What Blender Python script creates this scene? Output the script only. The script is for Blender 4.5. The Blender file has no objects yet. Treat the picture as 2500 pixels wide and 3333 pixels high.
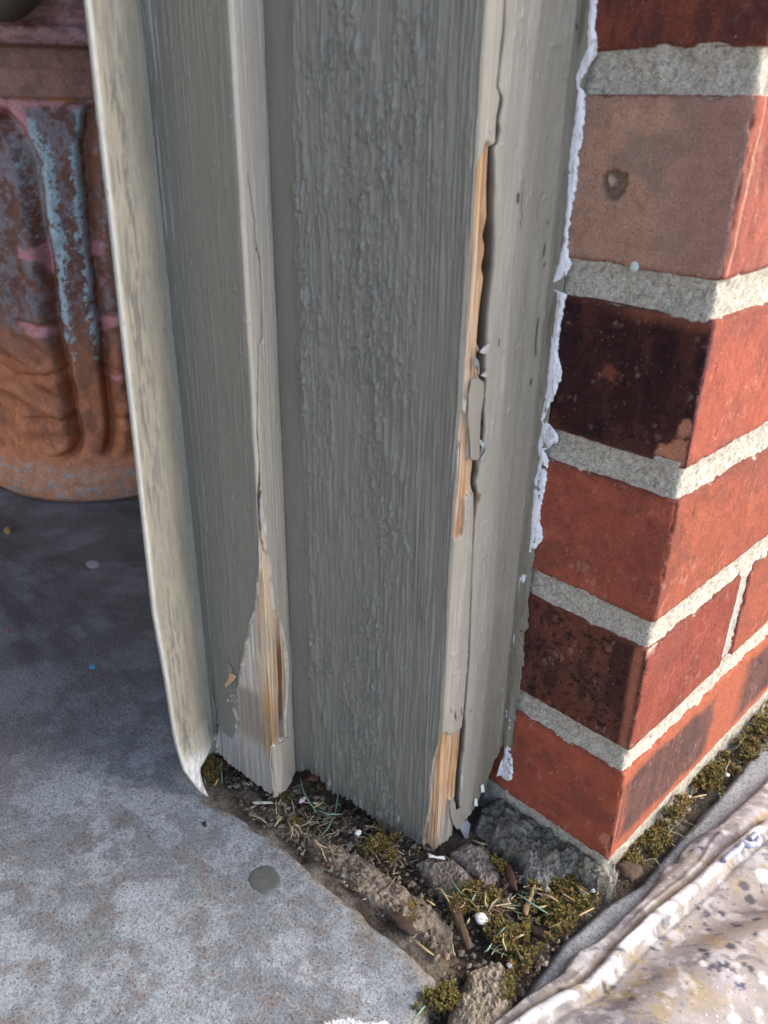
import bpy, math, random
import numpy as np
from mathutils import Matrix

# ---------------------------------------------------------------- camera, sky, sun
scene = bpy.context.scene
C = scene.collection
MM = 0.001
CAM = np.array([121.17, -282.67, 334.33])          # millimetres
YAW, PITCH, ROLL = 0.7830725, 1.106728, 0.0179876
FPX, CX, CY = 2668.13, 1250.0, 1666.5              # photograph is 2500 x 3333

def rot3(a, b, c):
    Rz = np.array([[math.cos(a), -math.sin(a), 0], [math.sin(a), math.cos(a), 0], [0, 0, 1]])
    Rx = np.array([[1, 0, 0], [0, math.cos(b), -math.sin(b)], [0, math.sin(b), math.cos(b)]])
    Rc = np.array([[math.cos(c), -math.sin(c), 0], [math.sin(c), math.cos(c), 0], [0, 0, 1]])
    return Rz @ Rx @ Rc
RM = rot3(YAW, PITCH, ROLL)
cam_data = bpy.data.cameras.new('camera')
cam = bpy.data.objects.new('camera', cam_data); C.objects.link(cam)
cam.matrix_world = Matrix([[*RM[0], CAM[0]*MM], [*RM[1], CAM[1]*MM], [*RM[2], CAM[2]*MM], [0, 0, 0, 1]])
cam_data.sensor_fit = 'HORIZONTAL'; cam_data.sensor_width = 36
cam_data.lens = FPX/2500*36
cam_data.clip_start = 0.01; cam_data.clip_end = 500
cam_data.dof.use_dof = True; cam_data.dof.focus_distance = 0.44; cam_data.dof.aperture_fstop = 20
scene.camera = cam

SUN_EL, SUN_AZ = math.radians(33), math.radians(42)      # azimuth measured from +X towards +Y
sun_dir = (math.cos(SUN_EL)*math.cos(SUN_AZ), math.cos(SUN_EL)*math.sin(SUN_AZ), math.sin(SUN_EL))
world = bpy.data.worlds.new('World'); scene.world = world; world.use_nodes = True
wn = world.node_tree.nodes; wl = world.node_tree.links; wn.clear()
sky = wn.new('ShaderNodeTexSky'); sky.sky_type = 'NISHITA'; sky.sun_disc = False
sky.sun_elevation = SUN_EL; sky.sun_rotation = math.pi/2 - SUN_AZ
sky.dust_density = 3.0; sky.air_density = 1.0; sky.ozone_density = 1.0
bg = wn.new('ShaderNodeBackground'); bg.inputs['Strength'].default_value = 0.15
wo = wn.new('ShaderNodeOutputWorld'); wl.new(sky.outputs[0], bg.inputs[0]); wl.new(bg.outputs[0], wo.inputs[0])
sd = bpy.data.lights.new('sun', 'SUN'); sd.energy = 0.62; sd.angle = math.radians(40); sd.color = (1.0, 0.95, 0.88)
sun = bpy.data.objects.new('sun', sd); C.objects.link(sun)
from mathutils import Vector
sun.rotation_euler = Vector(sun_dir).to_track_quat('Z', 'Y').to_euler(); sun.location = (2, 1, 2)
vs = scene.view_settings; vs.view_transform = 'Standard'; vs.look = 'None'; vs.gamma = 1
vs.use_curve_mapping = False; vs.exposure = 1.75

# ---------------------------------------------------------------- pixel of the photograph -> point on a real plane
def ray(u, v): return RM @ np.array([(u-CX)/FPX, -(v-CY)/FPX, -1.0])
def G(u, v, z=-18.0):
    d = ray(u, v); return (CAM + (z-CAM[2])/d[2]*d)
def ZM(x0, y0, k): return lambda pts: [(x0+x/k, y0+y/k) for x, y in pts]
class Plane:                                        # vertical plane through a,b (plan); s=0 at b, growing a->b
    def __init__(s, a, b, s0=0.0):
        s.a = np.array(a, float); s.b = np.array(b, float); s.d = (s.b-s.a)/np.linalg.norm(s.b-s.a)
        s.n = np.array([-s.d[1], s.d[0]]); s.s0 = s0
    def __call__(s, u, v):
        d = ray(u, v); t = ((s.b-CAM[:2]) @ s.n)/(d[:2] @ s.n); q = CAM+t*d
        return ((q[:2]-s.b) @ s.d + s.s0, q[2])
    def poly(s, pts): return np.array([s(u, v) for u, v in pts])

# ---------------------------------------------------------------- noise
def _h(ix, iy, iz, seed):
    n = (ix*374761393 + iy*668265263 + iz*2147483647 + seed*974634777) & 0xffffffff
    n = ((n ^ (n >> 13))*1274126177) & 0xffffffff
    n = ((n ^ (n >> 16))*2246822519) & 0xffffffff
    return ((n ^ (n >> 15)) & 0xffffff)/float(0xffffff)
def noise(x, y, z=0.0, seed=0):
    x, y, z = np.broadcast_arrays(np.asarray(x, float), np.asarray(y, float), np.asarray(z, float))
    fx, fy, fz = np.floor(x), np.floor(y), np.floor(z)
    ix, iy, iz = fx.astype(np.int64), fy.astype(np.int64), fz.astype(np.int64)
    tx, ty, tz = x-fx, y-fy, z-fz
    tx = tx*tx*(3-2*tx); ty = ty*ty*(3-2*ty); tz = tz*tz*(3-2*tz)
    r = 0
    for dz in (0, 1):
        wz = tz if dz else 1-tz
        for dy in (0, 1):
            wy = ty if dy else 1-ty
            for dx in (0, 1):
                wx = tx if dx else 1-tx
                r = r + wx*wy*wz*_h(ix+dx, iy+dy, iz+dz, seed)
    return r
def fbm(x, y, z=0.0, seed=0, oct=4, gain=0.5):
    a, s, t = 1.0, 0.0, 0.0
    for k in range(oct):
        s = s + a*noise(x*2**k+k*17.3, y*2**k+k*5.7, z*2**k, seed+k); t += a; a *= gain
    return s/t
def ss(a, b, x):
    t = np.clip((x-a)/(b-a), 0, 1); return t*t*(3-2*t)
def mix(a, b, t): return a*(1-t)+b*t
def mixc(c, col, t): return c*(1-t[..., None]) + np.array(col)*t[..., None]
def sdpoly(x, y, poly):                             # signed distance, positive inside
    poly = np.asarray(poly, float); ins = np.zeros(x.shape, bool); d2 = np.full(x.shape, 1e18)
    for i in range(len(poly)):
        x0, y0 = poly[i-1]; x1, y1 = poly[i]
        dx, dy = x1-x0, y1-y0
        t = np.clip(((x-x0)*dx+(y-y0)*dy)/(dx*dx+dy*dy+1e-12), 0, 1)
        d2 = np.minimum(d2, (x-x0-t*dx)**2+(y-y0-t*dy)**2)
        if y0 != y1:
            c = ((y0 > y) != (y1 > y)) & (x < dx*(y-y0)/(dy)+x0); ins ^= c
    d = np.sqrt(d2); return np.where(ins, d, -d)
def dline(x, y, pl):                                # distance to an open polyline
    pl = np.asarray(pl, float); d2 = np.full(x.shape, 1e18)
    for i in range(1, len(pl)):
        x0, y0 = pl[i-1]; dx, dy = pl[i]-pl[i-1]
        t = np.clip(((x-x0)*dx+(y-y0)*dy)/(dx*dx+dy*dy+1e-12), 0, 1)
        d2 = np.minimum(d2, (x-x0-t*dx)**2+(y-y0-t*dy)**2)
    return np.sqrt(d2)
def lines(*segs):                                   # sample positions: (start, end, step) ...
    out = []
    for a, b, st in segs:
        n = max(1, int(round(abs(b-a)/st))); out += list(np.linspace(a, b, n+1)[:-1])
    out.append(segs[-1][1]); return np.array(out)
def srgb(r, g, b):
    f = lambda c: ((c/255+0.055)/1.055)**2.4 if c > 10 else c/255/12.92
    return (f(r), f(g), f(b))

# ---------------------------------------------------------------- materials
def material(name, rough=0.7, n1=(400, .12), speck=None, speck2=None, bump=(900, .3, .0004), bump2=None, spec=.3, stretch=(1, 1, 1), var=None, coat=0, weave=None):
    m = bpy.data.materials.new(name); m.use_nodes = True; nt = m.node_tree; N = nt.nodes; L = nt.links
    b = N['Principled BSDF']; b.inputs['Roughness'].default_value = rough
    b.inputs['Specular IOR Level'].default_value = spec
    if coat: b.inputs['Coat Weight'].default_value = coat; b.inputs['Coat Roughness'].default_value = .35
    tc = N.new('ShaderNodeTexCoord'); mp = N.new('ShaderNodeMapping'); L.new(tc.outputs['Object'], mp.inputs[0])
    mp.inputs['Scale'].default_value = stretch
    at = N.new('ShaderNodeAttribute'); at.attribute_name = 'Col'
    def nz(scale, detail=4, rgh=.6):
        t = N.new('ShaderNodeTexNoise'); t.inputs['Scale'].default_value = scale; t.inputs['Detail'].default_value = detail
        t.inputs['Roughness'].default_value = rgh; L.new(mp.outputs[0], t.inputs['Vector']); return t
    cur = at.outputs['Color']
    def mul(cur, fac_out, lo, hi):
        r = N.new('ShaderNodeMapRange'); r.inputs['From Min'].default_value = .3; r.inputs['From Max'].default_value = .7
        r.inputs['To Min'].default_value = lo; r.inputs['To Max'].default_value = hi; L.new(fac_out, r.inputs['Value'])
        v = N.new('ShaderNodeVectorMath'); v.operation = 'SCALE'; L.new(cur, v.inputs[0]); L.new(r.outputs[0], v.inputs['Scale'])
        return v.outputs[0]
    t = nz(n1[0]); cur = mul(cur, t.outputs['Fac'], 1-n1[1], 1+n1[1])
    if var: t = nz(var[0], 5); cur = mul(cur, t.outputs['Fac'], 1-var[1], 1+var[1])
    for sp in (speck, speck2):
        if sp:                                      # (scale, threshold, colour, strength)
            t = nz(sp[0], 2, .5); r = N.new('ShaderNodeMapRange'); r.inputs['From Min'].default_value = sp[1]
            r.inputs['From Max'].default_value = sp[1]+.05; r.inputs['To Max'].default_value = sp[3]; L.new(t.outputs['Fac'], r.inputs['Value'])
            mx = N.new('ShaderNodeMix'); mx.data_type = 'RGBA'; L.new(r.outputs[0], mx.inputs['Factor'])
            L.new(cur, mx.inputs[6]); mx.inputs[7].default_value = (*sp[2], 1); cur = mx.outputs[2]
    L.new(cur, b.inputs['Base Color'])
    nrm = None
    for bp in (bump, bump2):
        if bp:
            t = nz(bp[0], 5, .65); bn = N.new('ShaderNodeBump'); bn.inputs['Strength'].default_value = bp[1]; bn.inputs['Distance'].default_value = bp[2]
            L.new(t.outputs['Fac'], bn.inputs['Height'])
            if nrm: L.new(nrm, bn.inputs['Normal'])
            nrm = bn.outputs[0]
    if weave:
        ws = []
        for ax in ('X', 'Y'):
            w = N.new('ShaderNodeTexWave'); w.wave_type = 'BANDS'; w.bands_direction = ax; w.inputs['Scale'].default_value = weave; w.inputs['Distortion'].default_value = 1.2
            w.inputs['Detail'].default_value = 1
            L.new(mp.outputs[0], w.inputs['Vector']); ws.append(w)
        ad = N.new('ShaderNodeMath'); ad.operation = 'ADD'; L.new(ws[0].outputs['Fac'], ad.inputs[0]); L.new(ws[1].outputs['Fac'], ad.inputs[1])
        bn = N.new('ShaderNodeBump'); bn.inputs['Strength'].default_value = .12; bn.inputs['Distance'].default_value = .0002
        L.new(ad.outputs[0], bn.inputs['Height']); L.new(nrm, bn.inputs['Normal']); nrm = bn.outputs[0]
    if nrm: L.new(nrm, b.inputs['Normal'])
    return m
M_paint = material('satin_grey_paint', .40, (300, .06), speck=(1500, .70, (.5, .5, .45), .5), bump=(1600, .35, .0004), bump2=(350, .3, .0005), spec=.5, stretch=(1, 1, .12), var=(1100, .05))
M_strip = material('weathered_vinyl', .6, (700, .1), speck=(1100, .66, (.12, .12, .12), .55), bump=(1500, .25, .0003), stretch=(1, 1, .18), var=(120, .12))
M_brick = material('fired_clay_brick', .85, (1100, .22), speck=(1300, .615, (.03, .02, .02), .5), speck2=(1100, .685, (.55, .42, .34), .55), bump=(1500, 1.0, .0005), bump2=(350, .7, .0009), spec=.12, var=(150, .13))
M_mortar = material('sandy_mortar', .95, (2300, .36), speck=(1700, .575, (.13, .12, .105), .7), speck2=(1500, .61, (.85, .82, .75), .6), bump=(1900, .9, .0006), spec=.12)
M_floor = material('worn_concrete', .8, (620, .32), speck=(900, .60, (.045, .04, .04), .7), speck2=(700, .635, (.19, .085, .07), .5), bump=(900, .8, .0006), bump2=(250, .5, .0009), spec=.2, var=(1500, .3))
M_stone = material('rough_stone', .9, (500, .3), speck=(900, .62, (.06, .055, .05), .6), speck2=(800, .68, (.6, .56, .52), .45), bump=(800, .9, .0009), bump2=(200, .6, .0018), var=(90, .2))
M_soil = material('dark_soil', .95, (700, .4), speck=(500, .62, (.25, .2, .13), .5), speck2=(900, .66, (.01, .008, .006), .7), bump=(700, .9, .0015), bump2=(200, .8, .003), var=(80, .3))
M_cloth = material('stained_canvas', .88, (500, .10), speck=(520, .655, (.09, .09, .12), .65), speck2=(430, .69, (.72, .70, .70), .6), bump=(600, .3, .0005), spec=.15, weave=260, var=(90, .13))
M_pot = material('painted_terracotta', .72, (500, .2), speck=(900, .66, (.09, .05, .04), .5), speck2=(700, .72, (.45, .33, .26), .4), bump=(900, .5, .0006), bump2=(180, .4, .0012), var=(120, .18))
M_bits = material('organic_bits', .8, (900, .2), bump=(1500, .3, .0003))
M_plain = material('plain_plaster', .9, (20, .05), bump=(200, .2, .001))

# ---------------------------------------------------------------- mesh builders
def link(name, me, parent=None, label=None, cat=None, group=None, kind=None):
    o = bpy.data.objects.new(name, me); C.objects.link(o)
    if parent: o.parent = parent
    tag(o, label, cat, group, kind); return o
def tag(o, label=None, cat=None, group=None, kind=None):
    for k, v in (('label', label), ('category', cat), ('group', group), ('kind', kind)):
        if v: o[k] = v
def thing(name, label, cat, loc, group=None):
    o = bpy.data.objects.new(name, None); o.empty_display_size = .02; C.objects.link(o)
    o.location = [c*MM for c in loc]; tag(o, label, cat, group); o['_o'] = 1; del o['_o']; return o
def raw_mesh(name, V, F, col, mat, smooth=True, origin=(0, 0, 0)):
    """V (n,3) mm, F (m,k) int"""
    V = np.asarray(V, float)-np.asarray(origin, float); F = np.asarray(F)
    me = bpy.data.meshes.new(name); n, m, k = len(V), len(F), F.shape[1]
    me.vertices.add(n); me.vertices.foreach_set('co', (V*MM).astype(np.float32).ravel())
    me.loops.add(m*k); me.loops.foreach_set('vertex_index', F.astype(np.int32).ravel())
    me.polygons.add(m); me.polygons.foreach_set('loop_start', np.arange(0, m*k, k, dtype=np.int32))
    try: me.polygons.foreach_set('loop_total', np.full(m, k, np.int32))
    except Exception: pass
    me.polygons.foreach_set('use_smooth', np.full(m, smooth))
    me.update(calc_edges=True); me.validate()
    a = me.color_attributes.new('Col', 'FLOAT_COLOR', 'POINT')
    c = np.ones((n, 4), np.float32); c[:, :3] = np.clip(np.asarray(col, float), 0, 1) if np.ndim(col) == 2 else np.asarray(col)[:3]
    a.data.foreach_set('color', c.ravel()); me.materials.append(mat); return me
def grid_faces(nr, nc, close=False, off=0):
    c2 = nc if close else nc-1
    r, c = np.meshgrid(np.arange(nr-1), np.arange(c2), indexing='ij'); cn = (c+1) % nc
    return (np.stack([r*nc+c, r*nc+cn, (r+1)*nc+cn, (r+1)*nc+c], -1).reshape(-1, 4)+off)
def grid(name, P, col, mat, parent=None, close=False, origin=(0, 0, 0), **kw):
    nr, nc = P.shape[:2]
    if np.ndim(col) == 3: col = col.reshape(-1, 3)
    return link(name, raw_mesh(name, P.reshape(-1, 3), grid_faces(nr, nc, close), col, mat, origin=origin), parent, **kw)
def box(name, lo, hi, col, mat, parent=None, **kw):
    V = [(x, y, z) for x in (lo[0], hi[0]) for y in (lo[1], hi[1]) for z in (lo[2], hi[2])]
    F = [(0, 1, 3, 2), (4, 6, 7, 5), (0, 4, 5, 1), (2, 3, 7, 6), (0, 2, 6, 4), (1, 5, 7, 3)]
    return link(name, raw_mesh(name, V, F, col, mat, smooth=False), parent, **kw)

# ================================================================ SETTING
ground = grid('ground', np.array([[(x, y, -60.) for x in (-40000, 40000)] for y in (-40000, 40000)]), (.16, .17, .10), M_plain, kind='structure')

# ---- floor slab of the opening and the room behind
SLAB = [(-3200, -2700), (-14, -2700), (-17, -117), (-21, -101), (-28, -93.5), (-56, -93), (-104, -95), (-140, -97), (-166, -102), (-189, -107), (-206, -104), (-214, -84), (-216, 600), (-3200, 600)]
xs = lines((-3200, -900, 150), (-900, -340, 6), (-340, -8, 1.3))
ys = lines((-2700, -420, 120), (-420, -340, 8), (-340, -80, 1.3), (-80, 300, 6), (300, 600, 60))
X, Y = np.meshgrid(xs, ys)
wob = 3.0*(fbm(X/14, Y/14, 0, 3)-.5)+1.2*(fbm(X/4, Y/4, 0, 9)-.5)
D = sdpoly(X, Y, SLAB)+wob*2
Z = -18 + .5*(fbm(X/25, Y/25, 0, 5)-.5) - 7*np.clip(1-D/9, 0, 1)**2.2 - 20*ss(1, -6, D)
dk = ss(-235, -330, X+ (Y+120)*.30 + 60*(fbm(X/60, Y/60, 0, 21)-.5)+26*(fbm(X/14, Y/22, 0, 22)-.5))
col = np.zeros(X.shape+(3,)); col[:] = (.172, .192, .212)
bl = fbm(X/22, Y/22, 0, 31, 5, .6)
col = mixc(col, (.275, .31, .35), ss(.50, .60, bl)*.75)
vr = noise(X/11, Y/11, 0, 41); ringm = np.exp(-((vr-.62)/.07)**2)*ss(.45, .6, fbm(X/30, Y/30, 0, 43))
col = mixc(col, (.28, .30, .32), ringm*.6)
col = mixc(col, (.135, .13, .125), ss(.54, .68, fbm(X/11, Y/11, 0, 51, 6, .68))*.45)
rg_ = np.random.default_rng(3)
for _ in range(320):
    cx_, cy_ = rg_.uniform(-330, -30), rg_.uniform(-330, -95); rr_ = rg_.uniform(1.8, 7)
    i0, i1 = np.searchsorted(xs, [cx_-14, cx_+14]); j0, j1 = np.searchsorted(ys, [cy_-14, cy_+14])
    xx, yy = X[j0:j1, i0:i1], Y[j0:j1, i0:i1]; d_ = np.hypot(xx-cx_, (yy-cy_)*1.1)+5*(fbm(xx/4, yy/4, 0, 77, 4, .6)-.5)
    m_ = (np.exp(-((d_-rr_)/1.3)**2)*.55+.4*ss(rr_, rr_-2, d_)*rg_.uniform(0, 1)); col[j0:j1, i0:i1] = mixc(col[j0:j1, i0:i1], (.29, .325, .365) if rg_.random() < .75 else (.13, .115, .11), m_)
col = mixc(col, (.16, .125, .115), np.exp(-((fbm(X/30, Y/30, 0, 57)-.5)/.012)**2)*.55)
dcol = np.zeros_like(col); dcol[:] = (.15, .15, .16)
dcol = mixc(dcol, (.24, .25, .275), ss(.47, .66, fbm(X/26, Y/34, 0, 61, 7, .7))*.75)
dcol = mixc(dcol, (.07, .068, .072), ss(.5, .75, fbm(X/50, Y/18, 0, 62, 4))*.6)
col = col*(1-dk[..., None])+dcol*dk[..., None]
ec = ss(12, 0, D)
col = mixc(col, (.20, .17, .135), ec*ss(.35, .6, fbm(X/8, Y/8, 0, 71))*.8)
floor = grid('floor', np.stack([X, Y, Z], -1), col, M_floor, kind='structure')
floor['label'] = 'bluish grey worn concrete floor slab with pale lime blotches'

# ---- driveway slab outside the wall
DRV = np.array([(-9000, 6), (-160, 5), (-70, 3), (-40, 0), (-6, 3), (18, 9), (57, 9), (82, 10), (112, 10), (172, 8), (2500, 10), (9000, 10)], float)
t = lines((0, 14, 1.0), (14, 60, 6), (60, 6000, 600)); ys = lines((-6000, -200, 400), (-200, 240, 1.5), (240, 6000, 400))
T, Y = np.meshgrid(t, ys)
X = np.interp(Y, DRV[:, 0], DRV[:, 1]) + T + 1.5*(fbm(Y/9, 0*Y, 0, 7)-.5)*np.clip(1-T/14, 0, 1)
Z = -20 - 9*np.clip(1-T/6, 0, 1)**2.0 + .5*(fbm(X/6, Y/6, 0, 8)-.5)
col = np.zeros(X.shape+(3,)); col[:] = (.27, .28, .285)
col = mixc(col, (.13, .12, .105), ss(7, 1, T+3*(fbm(X/6, Y/6, 0, 13)-.5))*.6)
col = mixc(col, (.36, .37, .38), ss(.5, .7, fbm(X/10, Y/10, 0, 14))*.5)
grid('driveway', np.stack([X, Y, Z], -1), col, M_floor, kind='structure')

# ---- soil in the pocket between slabs
xs = lines((-235, 18, 1.3)); ys = lines((-2700, -170, 150), (-170, 200, 1.3), (200, 2500, 150)); X, Y = np.meshgrid(xs, ys)
Z = -27 + 7*(fbm(X/18, Y/18, 0, 81)-.45) + 2.2*(fbm(X/5, Y/5, 0, 82, 5, .6)-.5) + 5*ss(-70, -92, Y)*ss(-10, -40, X)
Z = Z + 5*ss(-55, -20, Y)*ss(-10, -60, X) - 5*ss(-30, 0, X)*ss(-40, -90, Y)
col = np.zeros(X.shape+(3,)); col[:] = (.105, .083, .062)
col = mixc(col, (.045, .035, .026), ss(.45, .65, fbm(X/9, Y/9, 0, 84)))
col = mixc(col, (.20, .175, .145), ss(-78, -88, Y)*ss(-20, -50, X)*ss(.3, .6, fbm(X/12, Y/12, 0, 85))*.9)
grid('soil', np.stack([X, Y, Z], -1), col, M_soil, kind='structure')

# ---- room behind the opening, the wall over it
box('interior_wall', (-3300, -2900, -40), (-3200, 700, 2500), (.78, .76, .72), M_plain, kind='structure')
box('side_wall', (-3200, 600, -40), (-216, 700, 2500), (.78, .75, .70), M_plain, kind='structure')
box('far_side_wall', (-3200, -2900, -40), (-100, -2750, 2500), (.78, .76, .72), M_plain, kind='structure')
box('ceiling', (-3300, -2900, 2500), (-101, 700, 2560), (.8, .79, .76), M_plain, kind='structure')

# ================================================================ BRICK WALL
BED, BH = 13.26, 57.0; CR = BED+BH
wall = thing('brick_wall', 'red brick wall corner with sandy grey mortar joints beside the painted trim', 'brick wall', (0, 0, 0))
def brick(idx, x0, y1, z0, y0=0.0, left=None, right=None, corner=True, dense=.85, seed=1):
    """left: colour function of the -Y face, right: of the +X face"""
    h = BH; r = 1.6
    hx = lines((x0, min(-74, x0+20), 6), (min(-74, x0+20), 0, dense)) if corner else lines((x0, -12, 20), (-12, 0, 1.5))
    hy = lines((y0, min(y1, 170), dense), (min(y1, 170), y1, 6)) if y1 > 170 else lines((y0, y1, dense))
    if y0 > 170: hy = lines((y0, y1, 10))
    hz = lines((z0, z0+h, dense))
    if not corner and y0 > 170: hz = lines((z0, z0+h, 4))
    ey = lines((y0, y0+8, 1.2), (y0+8, y1-8, 8), (y1-8, y1, 1.2)); ex = lines((x0, -9, 12), (-9, 0, 1.2))
    parts = []
    def face(A, B, fn): a, b = np.meshgrid(A, B); parts.append(fn(a, b))
    face(hx, hz, lambda a, b: np.stack([a, 0*a+y0, b], -1))
    face(hy, hz, lambda a, b: np.stack([0*a, a, b], -1))
    face(ex, ey, lambda a, b: np.stack([a, b, 0*a+z0], -1))
    face(ex, ey, lambda a, b: np.stack([a, b, 0*a+z0+h], -1))
    face(lines((x0, 0, 8)), lines((z0, z0+h, 4)), lambda a, b: np.stack([a, 0*a+y1, b], -1))
    face(lines((y0, y1, 8)), lines((z0, z0+h, 8)), lambda a, b: np.stack([0*a+x0, a, b], -1))
    Vs, Fs, Cs, off = [], [], [], 0
    lo = np.array([x0, y0, z0])+r; hi = np.array([0, y1, z0+h])-r
    for k, P in enumerate(parts):
        nr, nc = P.shape[:2]; p = P.reshape(-1, 3); q = np.clip(p, lo, hi); d = p-q
        n = d/np.maximum(np.linalg.norm(d, axis=1, keepdims=True), 1e-9)
        x, y, z = p.T
        # edges crumble a little, faces wave
        ew = 1.9*np.clip(fbm(x/5, y/5, z/5, seed+5, 4, .6)-.49, 0, 1)*np.minimum(1, (np.abs(n).max(1) < .97)*1.0+.0)
        dis = .55*(fbm(x/16, y/16, z/16, seed, 3)-.5)+.28*(fbm(x/2.2, y/2.2, z/2.2, seed+3, 3)-.5) - 3*ew
        dis = dis - .5*np.clip(fbm(x/3.2, y/3.2, z/3.2, seed+6, 2)-.73, 0, 1)*6
        isl = (n[:, 1] < -.7) if y0 == 0 else np.zeros(len(p), bool)
        cl = left(x, z-z0, seed) if left is not None else np.tile(np.array((.3, .1, .06)), (len(p), 1))
        cr_ = right(y-y0, z-z0, seed)
        wl_ = ss(.55, .8, -n[:, 1]+.15*(fbm(x, z, y, seed+8)-.5)) if y0 == 0 and left is not None else np.zeros(len(p))
        c = cr_*(1-wl_[:, None])+cl*wl_[:, None]
        for ch in CHIPS.get(idx, ()):               # chips: (face, polygon, depth, colour)
            f, poly, dep, cc = ch
            s_ = x if f == 'L' else y; on = (n[:, 1] < -.5) if f == 'L' else (n[:, 0] > .5)
            jx = 2.0*(fbm(s_/3, z/3, 0, seed+11)-.5)
            jz_ = 2.4*(fbm(s_/1.6, z/1.6, 0, seed+12, 3, .65)-.5); m_ = ss(-.4, .4, sdpoly(s_+jx+jz_, z-z0+jx-jz_, poly))*on
            dis = dis-dep*m_; c = mixc(c, cc, m_*.92)
        c = c*.88+c.mean(1, keepdims=True)*.12         # fired clay is never a pure red
        Vs.append(q+n*(r+dis[:, None])); Cs.append(c); Fs.append(grid_faces(nr, nc, off=off)); off += len(p)
    me = raw_mesh('brick', np.vstack(Vs), np.vstack(Fs), np.vstack(Cs), M_brick)
    return link('brick', me, wall)
def plain(c, streak=None, amt=.5, spots=None, sp=.5, vert=1, grime=.25):
    def f(s, z, seed):
        o = np.zeros(s.shape+(3,)); o[:] = c
        o = o*(1+.45*(fbm(s/8, z/8, 0, seed+20, 5, .6)-.5)[..., None])
        o = mixc(o, np.array(c)*np.array((.55, .75, .95)), ss(.48, .68, fbm(s/18, z/13, 0, seed+27, 5, .6))*.6)
        o = mixc(o, np.array(c)*.5+np.array((.22, .14, .11)), ss(.66, .72, fbm(s/1.5, z/3.5, 0, seed+28, 3))*ss(.5, .6, fbm(s/14, z/14, 0, seed+29))*.7)
        if streak is not None:
            m = ss(.46, .66, fbm(s/(7*vert), z/26, 0, seed+21, 5, .6)); o = mixc(o, streak, m*amt)
        if spots is not None:
            m = ss(.60, .66, fbm(s/2.0, z/2.0, 0, seed+23, 4, .6)); o = mixc(o, spots, m*sp)
        e = np.minimum(z, 57-z); o = mixc(o, (.16, .05, .035), ss(3.5, .3, e+2*(fbm(s/4, z/4, 0, seed+25)-.5))*grime*2)
        return o
    return f
RED, ORG, PINK = (.36, .085, .04), (.42, .11, .05), (.42, .13, .075)
CHIPS = {3: [('L', [(-13, -1), (-12, 8), (-7, 9), (-6, 12), (2, 12), (2, -1)], 1.6, (.55, .22, .12)), ('L', [(-5, 12), (-5, 19), (-2, 20), (2, 14)], .9, (.5, .2, .12))],
         0: [('L', [(-3, 8), (-7, 11), (-6, 16), (2, 17), (2, 5)], 1.2, (.52, .19, .1))],
         4: [('L', [(-49, 24), (-52, 27), (-51, 31), (-47, 33), (-42, 32), (-41, 27), (-44, 23)], 2.4, (.20, .135, .10)), ('L', [(-48.5, 27), (-50, 30), (-47.5, 31.5), (-46, 29)], -1.6, (.55, .42, .33))],
         1: [('R', [(-2, 57), (3, 60), (10, 58), (9, 54), (3, 53), (-1, 51)], 1.4, (.4, .18, .14))]}
def col_dark3(s, z, seed):
    o = plain((.040, .013, .013), (.085, .028, .02), .7, (.018, .010, .014), .6, 1.2, .2)(s, z, seed)
    m = ss(6.5, 2, 57-z+3*(fbm(s/5, z/5, 0, 93)-.5))*ss(-45, -25, s); o = mixc(o, (.20, .065, .035), m*.85)
    o = mixc(o, (.22, .06, .03), ss(6, 1.5, np.hypot(s+37, z-30)+11*(fbm(s/1.6, z/1.6, 0, 94, 4, .7)-.5))*.75)
    return o
def col_flash0(s, z, seed):                         # purple flash with orange edge patches on the long face
    o = plain((.115, .055, .048), (.07, .038, .038), .6, (.2, .07, .04), .3)(s, z, seed)
    w = 10*(fbm(s/25, z/14, 0, 95)-.5)
    m = np.maximum(ss(11, 5, z+w*.8+6*(fbm(s/9, z/9, 0, 99)-.5)), ss(46, 52, z+w-6*(fbm(s/12, z/12, 0, 98)-.5)))
    m = np.maximum(m, ss(14, 6, s+z*.12+w*.5)*ss(.3, .55, fbm(s/2.5, z/30, 0, 96)))
    m = np.maximum(m, ss(95, 104, s+w)*ss(150, 128, s+w))
    return mixc(o, (.36, .095, .045), m*.9)
def col_l1(s, z, seed):
    o = plain((.135, .042, .026), (.05, .02, .015), .8, (.022, .012, .012), .85, 1, .2)(s, z, seed)
    return mixc(o, (.36, .115, .06), ss(-7.5, -5, s+2*(fbm(s/5, z/20, 0, 97)-.5))*ss(-1, -3, s))
def col_l4(s, z, seed):
    o = plain((.43, .235, .155), (.36, .20, .155), .5, (.28, .16, .13), .25, 3, .12)(s, z, seed)
    return mixc(o, (.36, .19, .15), ss(-34, -8, s)*.8)
def col_r3(s, z, seed):
    o = plain((.33, .078, .045), (.29, .068, .042), .5, (.25,.06,.04), .25, 3, .15)(s, z, seed)
    return mixc(o, (.12, .035, .04), ss(3.2, 1.2, s+2.5*(fbm(s/5, z/8, 0, 91)-.5)))
def col_r4(s, z, seed):
    o = plain((.31, .078, .05), (.34, .11, .072), .5, (.2,.06,.045), .25, .8, .15)(s, z, seed)
    return mixc(o, (.62, .34, .23), np.exp(-((s-4-z*.06+3*(fbm(z/12, 0*z, 0, 92)-.5))/.5)**2)*.8)
L_ = {0: plain((.38, .083, .040), (.33, .072, .037), .4, (.1, .03, .03), .12, 4, .2), 1: col_l1, 2: plain((.37, .082, .042), (.31, .068, .037), .5, (.1, .03, .02), .2, 4, .2), 3: col_dark3, 4: col_l4,
      5: plain((.21, .052, .03), (.085, .03, .028), .75, (.08, .03, .03), .3, .8, .3)}
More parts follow.
